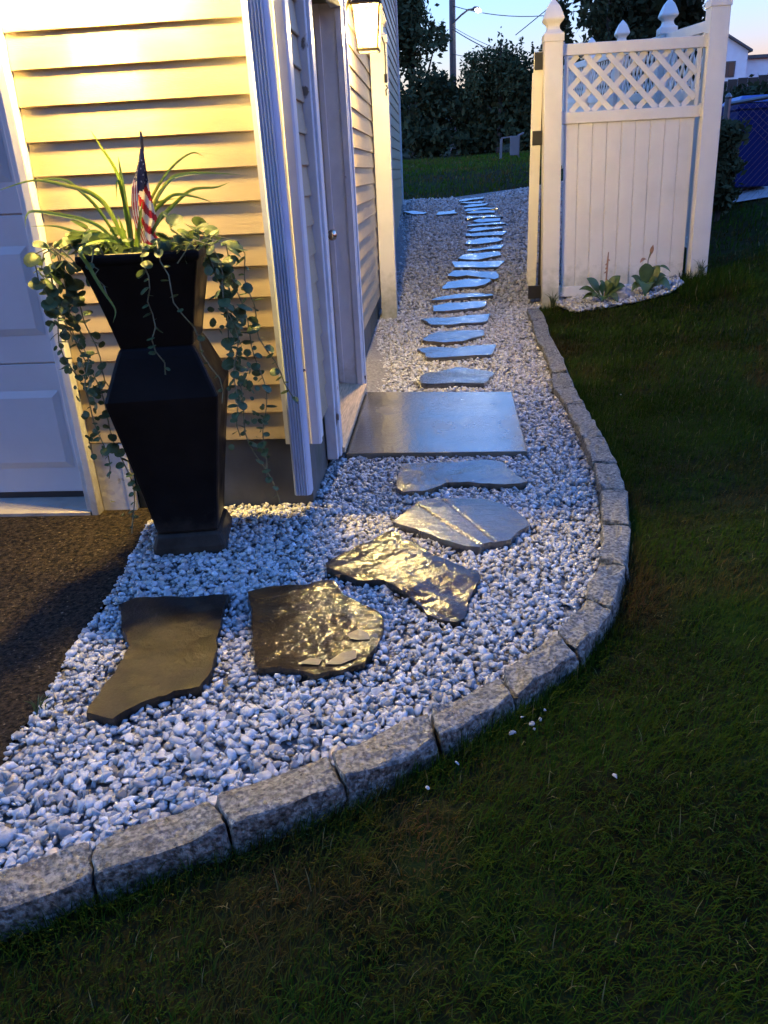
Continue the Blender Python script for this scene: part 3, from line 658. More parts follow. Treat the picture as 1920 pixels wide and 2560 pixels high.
# roof edge above the picture
MB().box(-7, -.22, 2.2, 12.3, 3.74, 3.76).build('soffit', M_SOFFIT, house)
MB().hexa([(-7, 2.18, 3.76), (-.20, 2.18, 3.76), (-.20, 12.3, 3.76), (-7, 12.3, 3.76)], [(-7, 4.5, 5.6), (-3.5, 4.5, 5.6), (-3.5, 12.0, 5.6), (-7, 12.0, 5.6)]).build('roof', M_ROOF, house)
# garage door
gd = MB().box(-4.2, -1.515, 3.15, 3.19, .035, 2.2).build('garage_door', M_DOORW, house)
for s in range(4):
    za, zb = .037+s*.588, .037+(s+1)*.588-.005
    MB().box(-4.2, -1.515, 3.135, 3.15, za, zb).build('door_panel', M_DOORW, gd, bevel=.003)
    for k in range(3):
        xa, xb = -2.33-k*.9, -1.645-k*.9
        z1, z2, y_ = za+.115, zb-.115, 3.134
        MB().hexa([(xa, y_, z1), (xb, y_, z1), (xb, y_, z2), (xa, y_, z2)], [(xa+.03, y_-.009, z1+.03), (xb-.03, y_-.009, z1+.03), (xb-.03, y_-.009, z2-.03), (xa+.03, y_-.009, z2-.03)]).build('raised_panel', M_DOORW, gd)
MB().box(-4.2, -1.515, 3.138, 3.17, .009, .036).build('rubber_seal', M_BLACK, gd)
# garage casing, two stepped boards and the painted base beside it
MB().box(-1.556, -1.523, 2.985, 3.14, -.012, 2.2).build('garage_casing', M_TRIM, house, bevel=.004)
MB().box(-1.523, -1.490, 2.957, 3.10, -.012, 2.2).build('garage_casing', M_TRIM, house, bevel=.004)
MB().box(-1.553, -1.545, 3.12, 3.134, .01, 2.2).build('weather_strip', M_TRIM, house)
MB().box(-1.488, -1.372, 3.006, 3.03, -.01, .303).build('casing_base_board', M_PEEL, house, bevel=.003)
MB().box(-1.370, -1.336, 2.998, 3.03, -.012, .300).build('casing_base_board', M_PEEL, house, bevel=.003)
MB().box(-4.4, -1.49, 2.965, 3.1, 2.2, 2.32).build('garage_header', M_TRIM, house)
# side door in its recess
dr = MB().box(-.70, -.665, 3.62, 4.74, .10, 2.10).build('side_door', M_DDOOR, house)
MB().rings((0, 0, 0), [(.012, 0), (.012, .03), (.022, .036), (.030, .05), (.031, .062), (.024, .076), (.008, .082)], n=14, rot=0).xf(lambda x, y, z: (-.665+z, 4.60+x, .985+y)).build('door_knob', M_BRASS, dr, smooth=True)
MB().rings((0, 0, 0), [(.034, 0), (.034, .006), (.028, .010)], n=14, rot=0).xf(lambda x, y, z: (-.665+z, 4.60+x, .985+y)).build('knob_plate', M_BRASS, dr, smooth=True)
MB().box(-.665, -.50, 4.745, 4.775, .07, 2.12).build('door_jamb', M_TRIM, house)
MB().box(-.645, -.615, 4.732, 4.745, .10, 2.12).build('door_stop', M_TRIM, house, bevel=.002)
MB().box(-.535, -.500, 4.738, 4.745, .05, 2.12).build('jamb_bead', M_PEEL, house, bevel=.002)
MB().box(-.665, -.545, 3.585, 3.62, .10, 2.12).build('door_jamb', M_TRIM, house)
MB().box(-.552, -.497, 4.775, 4.835, .035, 2.16).box(-.552, -.487, 4.835, 4.872, .035, 2.16).build('door_casing', M_PEEL, house, bevel=.004)
MB().box(-.556, -.505, 3.458, 3.50, .045, 2.16).box(-.556, -.493, 3.50, 3.585, .045, 2.16).build('door_casing', M_PEEL, house, bevel=.004)
MB().box(-.556, -.495, 3.458, 4.872, 2.10, 2.19).build('door_header', M_TRIM, house)
th = MB().hexa([(-.665, 3.56, .055), (-.478, 3.54, .050), (-.478, 4.77, .050), (-.665, 4.77, .055)], [(-.665, 3.56, .098), (-.478, 3.54, .078), (-.478, 4.77, .078), (-.665, 4.77, .098)]).build('threshold', M_WOODSILL, house, bevel=.003)
# back corner trim
MB().box(-.552, -.515, 11.86, 11.95, .70, 3.74).build('corner_post', M_TRIM, house)

# ------------------------------------------------------------------ lanterns
def lantern(loc, face, label, power, light_name, off=.135):
    """face: direction the lamp projects from the wall"""
    x, y, z = loc; fx, fy = face
    r = empty('wall_lantern', loc, label, 'lantern', 'lit lanterns on the house walls')
    wx, wy = x-fx*off, y-fy*off
    MB().bar((wx-fx*.006, wy-fy*.006, z+.02), (wx+fx*.012, wy+fy*.012, z+.02), .12, .22).build('back_plate', M_LAMPMET, r, bevel=.004)
    MB().tube([(wx, wy, z+.06), (wx+fx*.05, wy+fy*.05, z+.17), (wx+fx*.10, wy+fy*.10, z+.20), (x, y, z+.18)], .010, 8).build('arm', M_LAMPMET, r)
    MB().rings((x, y, z), [(.020, .175), (.045, .155), (.088, .115), (.090, .105), (.082, .102)], 4).build('hood', M_LAMPMET, r)
    MB().rings((x, y, z), [(.004, .215), (.014, .205), (.014, .195), (.008, .185), (.02, .175)][::-1], 10, 0).build('finial', M_LAMPMET, r)
    rim = [(x-.060, y-.060), (x+.060, y-.060), (x+.060, y+.060), (x-.060, y+.060)]
    rm = MB()
    for k in range(4): rm.bar((*rim[k], z-.113), (*rim[(k+1) % 4], z-.113), .011, .012)
    rm.build('base_rim', M_LAMPMET, r)
    for sx in (-1, 1):
        for sy in (-1, 1):
            MB().bar((x+sx*.057, y+sy*.057, z-.112), (x+sx*.078, y+sy*.078, z+.106), .009, .009, up=(1, 0, 0)).build('cage_bar', M_LAMPMET, r)
    for k in range(4):
        a = k*math.pi/2; ca, sa = math.cos(a), math.sin(a)
        q = [(.054, -.054, -.108), (.054, .054, -.108), (.075, .075, .103), (.075, -.075, .103)]
        P = [(x+u*ca-v*sa, y+u*sa+v*ca, z+w) for u, v, w in q]; P2 = [(x+(u-.002)*ca-v*sa, y+(u-.002)*sa+v*ca, z+w) for u, v, w in q]
        MB().hexa(P, P2).build('glass_pane', M_GLASS, r)
    MB().rings((x, y, z), [(.006, -.055), (.022, -.045), (.032, -.02), (.032, .0), (.024, .025), (.014, .045), (.013, .06)], 14, 0).build('bulb', M_BULB, r, smooth=True)
    MB().rings((x, y, z), [(.015, .06), (.015, .10)], 10, 0).build('socket', M_LAMPMET, r)
    ld = bpy.data.lights.new(light_name, 'POINT'); ld.energy = power; ld.color = LAMP_COLOR; ld.shadow_soft_size = .036
    lo = link(bpy.data.objects.new(light_name, ld)); lo.parent = r; lo.location = (0, 0, -.010)
    return r
lantern((-1.15, 2.885, W(.745)), (0, -1), 'lit wall lantern on the front siding above the tall planter', LAMP_FRONT, 'front_lamp_light', .105)
lantern((-.400, 5.20, W(.775)), (1, 0), 'glowing wall lantern beyond the side door, above the gravel path', LAMP_SIDE, 'side_lamp_light')

# ------------------------------------------------------------------ white vinyl fences
CAP = [(.076, 0), (.076, .045), (.072, .055), (.060, .062), (.047, .080), (.043, .100), (.050, .118), (.066, .132), (.074, .145), (.073, .158), (.060, .195), (.042, .235), (.020, .265), (.003, .285)]
def shear(z0, k): return lambda x, y, z: (x-k*(z-z0), y, z)
def post(root, x, y, z0, z1, m=None, xf=None, name='post', hw=.070):
    p = MB().rings((x, y, 0), [(hw, z0), (hw, z1)], 4); c = MB().rings((x, y, z1), [(r*hw/.07, z) for r, z in CAP], 4)
    if xf: p.xf(xf); c.xf(xf)
    po = p.build(name, m or M_VINYL, root, bevel=.004); c.build('post_cap', m or M_VINYL, po); return po
def lattice(root, u0, u1, z0, z1, place, pitch=.172, w=.042, slope=0.0):
    """crossed slats between two rails; place(u, off, z) gives the point"""
    zc = (z0+z1)/2; hgt = z1-z0
    for dirn, off in ((1, .006), (-1, -.006)):
        k0 = int((u0-hgt)/pitch)-2; k1 = int((u1+hgt)/pitch)+3
        for k in range(k0, k1):
            c0 = k*pitch + (.05 if dirn > 0 else .02)
            a, b = (c0, z0), (c0+dirn*hgt, z1)
            def at(u): return z0 + (u-a[0])/(b[0]-a[0])*hgt
            pa, pb = sorted((a, b)); ua, ub = max(pa[0], u0), min(pb[0], u1)
            if ub-ua < .03: continue
            A, B = (ua, at(ua)), (ub, at(ub)); d = Vector((B[0]-A[0], B[1]-A[1])).normalized(); nrm = Vector((-d.y, d.x))*w/2
            q = [(A[0]-nrm.x, A[1]-nrm.y), (B[0]-nrm.x, B[1]-nrm.y), (B[0]+nrm.x, B[1]+nrm.y), (A[0]+nrm.x, A[1]+nrm.y)]
            q = [(min(max(u, u0-.01), u1+.01), min(max(z, z0-.015), z1+.015)) for u, z in q]
            lo = [place(u, off-.004, z+slope*(u-u0)) for u, z in q]; hi = [place(u, off+.004, z+slope*(u-u0)) for u, z in q]
            MB().hexa(lo, hi).build('lattice_slat', M_VINYL, root)
def fence_panel(root, u0, u1, zb, place, slope=0.0, nb=9, top=1.885, latt=.39, low=None, xf=None, railm=None):
    zs = lambda u, z: z + slope*(u-u0)
    def rail(name, za, zb_, t=.026, m=None):
        b = MB().hexa([place(u0, -t, zs(u0, za)), place(u1, -t, zs(u1, za)), place(u1, t, zs(u1, za)), place(u0, t, zs(u0, za))],
                      [place(u0, -t, zs(u0, zb_)), place(u1, -t, zs(u1, zb_)), place(u1, t, zs(u1, zb_)), place(u0, t, zs(u0, zb_))])
        return b.build(name, m or M_VINYL, root, bevel=.004)
    zt = zb+top
    rail('top_rail', zt-.078, zt); rail('middle_rail', zt-.078-latt-.082, zt-.078-latt); rail('bottom_rail', zb, zb+.083, m=M_VINYL_DIRTY)
    for u in (u0+.008, u1-.030):
        s = .022
        MB().hexa([place(u, -.02, zs(u, zt-.078-latt)), place(u+s, -.02, zs(u+s, zt-.078-latt)), place(u+s, .02, zs(u+s, zt-.078-latt)), place(u, .02, zs(u, zt-.078-latt))],
                  [place(u, -.02, zs(u, zt-.078)), place(u+s, -.02, zs(u+s, zt-.078)), place(u+s, .02, zs(u+s, zt-.078)), place(u, .02, zs(u, zt-.078))]).build('stile', M_VINYL, root)
    lattice(root, u0+.030, u1-.030, zt-.078-latt, zt-.078, place, slope=slope)
    bw = (u1-u0-.03)/nb
    for k in range(nb):
        a, b = u0+.012+k*bw+.0008, u0+.012+(k+1)*bw-.0008; z1, z2 = zb+.08, zt-.078-latt-.08; ch = .004
        pr = [(a, -.006), (a+ch, -.011), (b-ch, -.011), (b, -.006), (b, .011), (a, .011)]
        vs = [place(u, o, zs(u, z1)) for u, o in pr] + [place(u, o, zs(u, z2)) for u, o in pr]
        MB().add(vs, [(i, (i+1) % 6, 6+(i+1) % 6, 6+i) for i in range(6)] + [(5,4,3,2,1,0), (6,7,8,9,10,11)]).build('board', M_VINYL, root)
FZ = W(-1.1); FS = .026
fr = empty('fence_panel', (1.5, 6.93, .2), 'white vinyl fence panel with lattice top behind two hostas', 'fence')
xf = shear(FZ, FS)
post(fr, .937, 6.93, W(-1.16), W(.86), xf=xf)
post(fr, 2.155, 6.93, W(-1.0), W(1.02), xf=xf)
fence_panel(fr, 1.022, 2.062, W(-1.043), lambda u, o, z: (u-FS*(z-FZ), 6.93+o, z))
for z in (W(-1.0), W(.34), W(.81)):
    MB().box(1.006, 1.024, 6.90, 6.96, z-.045, z+.045).xf(xf).build('rail_bracket', M_VINYL, fr)
    MB().box(2.060, 2.086, 6.90, 6.96, z-.045, z+.045).xf(xf).build('rail_bracket', M_VINYL, fr)
# post against the house
gp = empty('gate_post', (-.458, 7.0, .1), 'white vinyl gate post standing against the tan house wall', 'post')
post(gp, -.458, 7.0, .02, W(.93), hw=.068)
MB().tube([(-.425, 6.925, W(.97)), (-.408, 6.918, W(.92)), (-.404, 6.918, W(.80)), (-.407, 6.918, W(.70))], .0055, 6).build('latch_cord', M_BLACK, gp)
MB().tube([(-.407, 6.917, W(.715)), (-.408, 6.916, W(.655))], [.013, .011], 8).tube([(-.408, 6.917, W(.64)), (-.396, 6.917, W(.62)), (-.41, 6.917, W(.605)), (-.408, 6.917, W(.565))], .006, 6).build('cord_hook', M_BLACK, gp)
# the gate itself, swung open along the line of the path
gt = empty('open_gate', (.80, 7.0, .2), 'white vinyl gate swung open, seen edge-on with black hinges', 'gate')
gdir = Vector((.80+.015, 6.97, 0)).normalized(); gn = Vector((gdir.y, -gdir.x, 0)); g0 = Vector((.787, 6.98, 0))
def gpl(u, o, z): q = g0 + gdir*u + gn*o; return (q.x, q.y, z)
MB().hexa([gpl(0, -.036, W(-.955)), gpl(.09, -.036, W(-.955)), gpl(.09, .036, W(-.955)), gpl(0, .036, W(-.955))], [gpl(0, -.036, W(.81)), gpl(.09, -.036, W(.81)), gpl(.09, .036, W(.81)), gpl(0, .036, W(.81))]).build('hinge_stile', M_VINYL, gt, bevel=.004)
MB().hexa([gpl(.02, -.046, W(-.93)), gpl(.06, -.046, W(-.93)), gpl(.06, -.036, W(-.93)), gpl(.02, -.036, W(-.93))], [gpl(.02, -.046, W(.67)), gpl(.06, -.046, W(.67)), gpl(.06, -.036, W(.67)), gpl(.02, -.036, W(.67))]).build('stile_cover', M_VINYL, gt)
for z1, z2 in ((W(-.93), W(-.85)), (W(.30), W(.38)), (W(.72), W(.80))):
    MB().hexa([gpl(.09, -.024, z1), gpl(1.15, -.024, z1), gpl(1.15, .024, z1), gpl(.09, .024, z1)], [gpl(.09, -.024, z2), gpl(1.15, -.024, z2), gpl(1.15, .024, z2), gpl(.09, .024, z2)]).build('gate_rail', M_VINYL, gt)
for k in range(9):
    a, b = .095+k*.117, .095+(k+1)*.117-.005
    MB().hexa([gpl(a, -.01, W(-.86)), gpl(b, -.01, W(-.86)), gpl(b, .01, W(-.86)), gpl(a, .01, W(-.86))], [gpl(a, -.01, W(.31)), gpl(b, -.01, W(.31)), gpl(b, .01, W(.31)), gpl(a, .01, W(.31))]).build('board', M_VINYL, gt)
lattice(gt, .10, 1.14, W(.38), W(.72), gpl)
for zc, hh in ((W(.745), .060), (W(.205), .052), (W(-1.005), .055)):
    MB().hexa([gpl(-.012, -.030, zc-hh), gpl(.10, -.030, zc-hh), gpl(.10, .090, zc-hh), gpl(-.012, .090, zc-hh)], [gpl(-.012, -.030, zc+hh), gpl(.10, -.030, zc+hh), gpl(.10, .090, zc+hh), gpl(-.012, .090, zc+hh)]).build('hinge', M_BLACK, gt, bevel=.003)
MB().hexa([gpl(.02, .05, W(-1.0)), gpl(.05, .05, W(-1.0)), gpl(.05, .075, W(-1.0)), gpl(.02, .075, W(-1.0))], [gpl(.02, .05, W(.78)), gpl(.05, .05, W(.78)), gpl(.05, .075, W(.78)), gpl(.02, .075, W(.78))]).build('hinge_rod', M_BLACK, gt)
# fence running back up the yard
sf = empty('side_fence', (2.12, 10, .5), 'white vinyl lattice fence running uphill behind the hosta panel', 'fence')
PSF = [(6.93, None), (8.42, 1.335), (10.42, 1.47), (12.4, 1.57), (14.4, 1.70)]
for y_, zt in PSF[1:]: post(sf, 2.11, y_, h1(2.11, y_)-.05, W(zt)-.285)
rail_top = lambda y: W(.955+.067*(y-6.93))
for (ya, za), (yb, zb_) in zip(PSF[:-1], PSF[1:]):
    fence_panel(sf, ya+.08, yb-.08, rail_top(ya+.08)-1.66, lambda u, o, z: (2.11+o, u, z), slope=.067, nb=12, top=1.66)
# ------------------------------------------------------------------ tall planter with its plants
PX, PYc, PR = -.985, 2.685, math.radians(8.5)
pl = empty('tall_planter', (PX, PYc, 0), 'tall dark tapered urn planter standing on the gravel by the siding', 'planter')
def ring_part(name, prof, m=None, bevel=.013, cap=True): return MB().rings((PX, PYc, 0), prof, 4, rot=math.pi/4+PR, cap=cap).build(name, m or M_PLANT, pl, bevel=bevel)
ring_part('foot', [(.136, -.02), (.136, .032), (.124, .07), (.116, .085)])
ring_part('lower_body', [(.114, .083), (.135, .24), (.163, .43), (.190, .60), (.192, .62), (.140, .755), (.124, .79)])
ring_part('upper_bowl', [(.124, .788), (.142, .88), (.166, .99), (.184, 1.062), (.194, 1.070), (.194, 1.098), (.176, 1.098), (.172, 1.045)], cap=False)
ring_part('soil', [(.174, 1.04), (.174, 1.052)], M_POT_SOIL, 0)

def leaf_mesh(name, m, cup=.25, fold=.15):
    n = 12; V = [(0, 0, 0)]; F = []
    for r in (.55, 1.0):
        for k in range(n):
            a = 2*math.pi*k/n; rr = r*(1-.22*max(0, math.cos(a-math.pi))**6)
            x, y = math.cos(a)*rr, math.sin(a)*rr*.95
            V.append((x+.9, y, -cup*(x*x+y*y)*.5+fold*abs(y)))
    for k in range(n): F.append((0, 1+k, 1+(k+1) % n)); F.append((1+k, 1+n+k, 1+n+(k+1) % n, 1+(k+1) % n))
    me = bpy.data.meshes.new(name); me.from_pydata(V, [], F); me.materials.append(m); me.polygons.foreach_set('use_smooth', [True]*len(F)); return me
LEAVES = [leaf_mesh('leaf', M_LEAF, .25, .15), leaf_mesh('leaf', M_LEAF, -.2, .25), leaf_mesh('leaf', M_LEAF, .5, .05)]; YL = leaf_mesh('leaf', M_YLEAF)
def put_leaf(root, p, d, size, roll, me):
    d = Vector(d).normalized(); upv = Vector((0, 0, 1)); s = d.cross(upv)
    if s.length < .05: s = Vector((1, 0, 0))
    s.normalize(); u = s.cross(d)
    R = Matrix((d, -s, u)).transposed() @ Matrix.Rotation(roll, 3, 'X')
    o = link(bpy.data.objects.new('leaf', me)); o.parent = root
    m4 = (R * size).to_4x4(); m4.translation = Vector(p) - wloc(root); o.matrix_local = m4; return o
vine = empty('trailing_vine', (PX, PYc, 1.05), 'trailing vine with round silver-green leaves spilling over the planter rim', 'plant')
rv = random.Random(5); stems = MB()
def strand(x0, y0, ox, oy, length, n, s0, s1, sway=.02, side=0):
    """grows out of the pot at (x0,y0), over the rim by (ox,oy) and hangs down"""
    pts = [Vector((x0, y0, 1.06)), Vector((x0+ox*.5, y0+oy*.5, 1.13)), Vector((x0+ox*.95, y0+oy*.95, 1.11))]
    x, y, z = x0+ox, y0+oy, 1.07; k = max(6, int(length/.04)); ph = rv.uniform(0, 6)
    for i in range(k+1):
        t = i/k; pts.append(Vector((x+sway*math.sin(ph+t*5)*t+side*t+.010*math.sin(ph*3+t*17), y+sway*.8*math.cos(ph+t*4)*t+.008*math.sin(ph*5+t*13), z-length*t)))
    stems.tube(pts, [.0022]*len(pts), 5)
    L = len(pts)-1
    for i in range(n):
        t = .08+.92*i/n; q = t*L; a, b = pts[int(q)], pts[min(int(q)+1, L)]; p = a.lerp(b, q-int(q))
        ang = rv.uniform(0, 2*math.pi) if rv.random() < .4 else -math.pi/2+rv.gauss(0, 1.1); dn = rv.uniform(-1.0, .15)
        sz = (s0+(s1-s0)*t)*rv.uniform(.5, 1.4)
        put_leaf(vine, p, (math.cos(ang), math.sin(ang), dn), sz*.5, rv.uniform(-.6, .6), rv.choice(LEAVES))
RW = .185
for j, (yy, ln, n, o) in enumerate(((2.48, .72, 27, -.055), (2.55, .96, 34, -.045), (2.45, .42, 17, -.075), (2.62, .60, 20, -.065))):
    strand(PX-RW+.03, yy, o-.05, -.02, ln, n, .052, .026, .04, side=.04+.04*j)
for j, (yy, ln, n, o) in enumerate(((2.50, .58, 28, .09), (2.56, .74, 32, .12), (2.64, .52, 22, .14), (2.53, .86, 25, .07))):
    strand(PX+RW-.03, yy, o+.04, -.02, ln, n, .052, .024, .04, side=.05+.02*j)
strand(PX+.05, PYc-RW+.02, .01, -.05, .36, 17, .040, .020, .012)
strand(PX+.09, PYc-RW+.02, .02, -.05, .46, 12, .032, .018, .02, side=.14)
strand(PX-.08, PYc-RW+.02, -.02, -.05, .10, 4, .036, .02)
for i in range(56):                                    # the mound over the soil
    x = PX+rv.uniform(-.19, .19); y = PYc+rv.uniform(-.19, .14); e = max(abs(x-PX), abs(y-PYc))/.19
    p = (x, y, 1.075+rv.uniform(0, .05)*(.5+e)); a = rv.uniform(0, 2*math.pi)
    put_leaf(vine, p, (math.cos(a), math.sin(a), rv.uniform(-.3, .6)), rv.uniform(.017, .030), rv.uniform(-.9, .9), rv.choice(LEAVES))
for i in range(42): # taller clumps on the left and right shoulders
    sgn = rv.choice((-1, 1)); x = PX+sgn*rv.uniform(.09, .24); y = PYc+rv.uniform(-.20, .05)
    p = (x, y, 1.085+rv.uniform(0, .08)); a = rv.uniform(0, 2*math.pi)
    put_leaf(vine, p, (math.cos(a), math.sin(a), rv.uniform(-.2, .8)), rv.uniform(.018, .032), rv.uniform(-.9, .9), rv.choice(LEAVES))
put_leaf(vine, (-1.135, 2.55, .335), (.3, -.8, .1), .02, .3, YL); put_leaf(vine, (-1.17, 2.50, .20), (.3, -.8, .1), .009, .8, YL); put_leaf(vine, (-1.20, 2.52, .24), (-.6, -.5, .1), .009, .1, YL)
stems.build('stem', M_STEM, vine)
def foliage_mass(n, seed):
    q = np.random.default_rng(seed); V, F = [], []; base = 0; P = []
    for side, x0, y0, z0 in ((-1, -1.205, 2.50, 1.06), (1, -.745, 2.55, 1.06)):
        for k in range(n):
            t = q.random()**1.5; col = q.integers(0, 3)
            P.append((x0+side*(.015+.03*col*.6)+q.normal(0, .016)+.05*t, y0+q.normal(0, .05), z0-t*(.62 if col else .42)+q.normal(0, .012), (.017-.008*t)*q.uniform(.6, 1.3)))
    for k in range(n):
        e = q.uniform(-1, 1); P.append((PX+e*.20, PYc+q.uniform(-.19, .12), 1.07+q.random()*(.03+.05*abs(e)), q.uniform(.010, .022)))
    for (x, y, z, r) in P:
        d = Vector((q.normal(), q.normal()-.6, q.normal()*.6)).normalized(); u = d.orthogonal().normalized(); w = d.cross(u); c = Vector((x, y, z)); m = 8
        V.append(tuple(c+d*r*.25))
        for k in range(m): a = 2*math.pi*k/m; V.append(tuple(c+(u*math.cos(a)+w*math.sin(a))*r*(1-.15*(k == 0))))
        F += [(base, base+1+k, base+1+(k+1) % m) for k in range(m)]; base += m+1
    o = MB().add(V, F).build('foliage', M_LEAF, vine, smooth=True); o['kind'] = 'stuff'
foliage_mass(130, 77)

def catmull(P, n):
    out = []
    P = [Vector(p) for p in P]; Q = [P[0]*2-P[1]] + P + [P[-1]*2-P[-2]]
    for i in range(1, len(Q)-2):
        for k in range(n):
            t = k/n; a, b, c, d = Q[i-1], Q[i], Q[i+1], Q[i+2]
            out.append(.5*((2*b)+(c-a)*t+(2*a-5*b+4*c-d)*t*t+(3*b-a-3*c+d)*t*t*t))
    out.append(P[-1]); return out
def ribbon(P, w, fold=.25, taper=.35, n=6, nrm=Vector((0, -1, .35))):
    P = catmull(P, n); mb = MB(); L = len(P)
    for i, p in enumerate(P):
        d = (P[min(i+1, L-1)]-P[max(i-1, 0)]).normalized(); s = d.cross(nrm)
        if s.length < .05: s = Vector((1, 0, 0))
        s.normalize(); t = i/(L-1); ww = w*(min(1, .55+t*2))*(1-max(0, (t-taper)/(1-taper))**1.6)+.0006
        u = s.cross(d)
        mb.v += [tuple(p-s*ww/2+u*ww*fold), tuple(p), tuple(p+s*ww/2+u*ww*fold)]
    for i in range(L-1):
        a = i*3; mb.f += [(a, a+1, a+4, a+3), (a+1, a+2, a+5, a+4)]
    return mb
sp = empty('spike_grass', (-1.03, 2.66, 1.08), 'arching grassy spike plant in the middle of the planter', 'plant')
for i, b in enumerate(BL):
    dy = rv.uniform(-.10, .06); base = Vector((-1.03+(b[0][0]+1.03)*.6, 2.66, 1.05))
    P = [base] + [Vector((x, 2.66+dy*(k+1)/len(b)*(1.4 if i == 17 else 1), W(z))) for k, (x, z) in enumerate(b[1:])]
    if i == 17:
        for k, p in enumerate(P[2:]): p.y = 2.46-.01*k
    ribbon(P, rv.uniform(.010, .015)).build('leaf_blade', M_BLADE, sp, smooth=True)

# small furled flag stuck in the pot
fl = empty('small_flag', (-.955, 2.66, 1.06), 'small furled stars and stripes flag on a stick in the planter', 'flag')
MB().tube([(-.962, 2.66, 1.05), (-.940, 2.655, W(.12))], .004, 8).build('stick', mat('flag_stick', (.25,.18,.10), .6), fl)
MB().tube([(-.9405, 2.655, W(.10)), (-.940, 2.655, W(.125)), (-.9385, 2.655, W(.140)), (-.938, 2.655, W(.158))], [.0045, .0055, .0058, .0035], 8).build('finial', mat('flag_finial', (.06,.05,.035), .4), fl)
ROWS = [  # z, left, ridge, right edge of the furled cloth (x)
 (.108, -.947, -.943, -.939), (.085, -.955, -.946, -.937), (.064, -.962, -.951, -.936), (.030, -.979, -.960, -.935), (-.004, -.995, -.966, -.932), (-.040, -1.003, -.971, -.930),
 (-.075, -1.007, -.976, -.929), (-.105, -1.006, -.977, -.926), (-.135, -1.003, -.972, -.940), (-.165, -.998, -.966, -.938), (-.195, -.990, -.964, -.942)]
def flag_pt(side, u, t):
    q = t*(len(ROWS)-1); i = min(int(q), len(ROWS)-2); f_ = q-i; r = [ROWS[i][k]*(1-f_)+ROWS[i+1][k]*f_ for k in range(4)]
    a, b = (r[1], r[2]) if side == 0 else (r[2], r[3]); x = a+(b-a)*u
    dep = (.022*u if side == 0 else .022*(1-u)+.012*math.sin(u*5+t*7)*min(1, t*2))*min(1, t*3+.15)
    return (x, 2.650-dep, W(r[0])+.004*math.sin(u*9+t*3)*t)
NU, NT = 14, 60
groups = {0: MB(), 1: MB(), 2: MB()}
for side in (0, 1):
    for j in range(NT):
        for i in range(NU):
            u, t = (i+.5)/NU, (j+.5)/NT
            if side == 0:
                canton = t < .335+.02*u
                s = (u*.62-(t-.33)*.35)*9.0+.4
            else:
                canton = t < .40-.05*u+.05*(1-u)
                s = (t*.80-u*.14)*13.0+.2
            g = 0 if canton else (1 if int(math.floor(s)) % 2 else 2)
            mb = groups[g]
            mb.add([flag_pt(side, i/NU, j/NT), flag_pt(side, (i+1)/NU, j/NT), flag_pt(side, (i+1)/NU, (j+1)/NT), flag_pt(side, i/NU, (j+1)/NT)], [(0, 3, 2, 1)])
groups[0].build('canton', M_NAVY, fl, smooth=True); groups[1].build('red_stripes', M_RED, fl, smooth=True); groups[2].build('white_stripes', M_WHITE, fl, smooth=True)
def star(side, u, t, r):
    c = Vector(flag_pt(side, u, t)); ex = (Vector(flag_pt(side, min(1, u+.1), t))-c).normalized(); ez = (Vector(flag_pt(side, u, t-.03))-c).normalized(); nn = ex.cross(ez).normalized()
    if nn.y > 0: nn = -nn
    V = [c+nn*.0012]
    for k in range(10):
        a = math.pi/2+k*math.pi/5; rr = r if k % 2 == 0 else r*.42; V.append(c+nn*.0012+ex*math.cos(a)*rr+ez*math.sin(a)*rr)
    MB().add(V, [(0, 1+k, 1+(k+1) % 10) for k in range(10)]).build('star', M_WHITE, fl)
for s_, u, t in ((0,.62,.20),(0,.38,.255),(0,.82,.26),(0,.50,.29),(0,.25,.31),(0,.74,.315),(0,.85,.17),(1,.30,.15),(1,.55,.20),(1,.25,.24),(1,.75,.26),(1,.45,.29),(1,.80,.34),(1,.25,.35),(1,.55,.36)): star(s_, u, t, .0042)

# ------------------------------------------------------------------ hostas, rock and weeds by the fence
def broad_leaf(root, base, tip, w, arch, m=M_HOSTA):
    base, tip = Vector(base), Vector(tip); mid = base.lerp(tip, .55)+Vector((0, 0, arch)); mb = MB(); n = 9
    for i in range(n+1):
        t = i/n; p = base*(1-t)**2+mid*2*t*(1-t)+tip*t*t; d = (mid-base)*(1-t)+(tip-mid)*t; d.normalize()
        s = d.cross(Vector((0, -.45, 1))).normalized(); ww = w*max(.06, math.sin(math.pi*min(1, max(0, (t-.18)/.82))**.8))
        if t < .18: ww = w*.10
        for k, q in enumerate((-.5, -.25, 0, .25, .5)): mb.v.append(tuple(p+s*ww*q+Vector((0, 0, 1))*abs(q)*ww*.35+Vector((0, 0, math.sin(t*18+k*2))*1)*0 if False else p+s*ww*q+Vector((0, 0, abs(q)*ww*.35))))
    for i in range(n):
        for k in range(4): a = i*5+k; mb.f.append((a, a+1, a+6, a+5))
    return mb.build('leaf', m, root, smooth=True)
def hosta(x, y, tips, label):
    z = h1(x, y); r = empty('hosta', (x, y, z), label, 'plant', 'hostas in front of the fence panel')
    for dx, dz, dy, w, a in tips: broad_leaf(r, (x+dx*.08, y+dy*.1, z+.01), (x+dx*1.1, y+dy, z+dz*1.1), w*1.35, a*1.1)
    return r
hz1, hz2 = (1.335, 6.62), (1.665, 6.60)
h1_ = hosta(*hz1, [(-.19,.10,-.04,.06,.06), (-.13,.17,.03,.075,.05), (.12,.18,.04,.07,.05), (.17,.07,-.02,.075,.11), (-.10,.05,-.09,.055,.05), (.09,.0,-.10,.06,.09), (-.04,.15,-.03,.06,.06), (-.03,.02,-.11,.05,.07), (.05,.14,.0,.06,.07), (-.16,.03,-.03,.05,.06)],
      'low leafy hosta on the left, under the dry stalk at the fence')
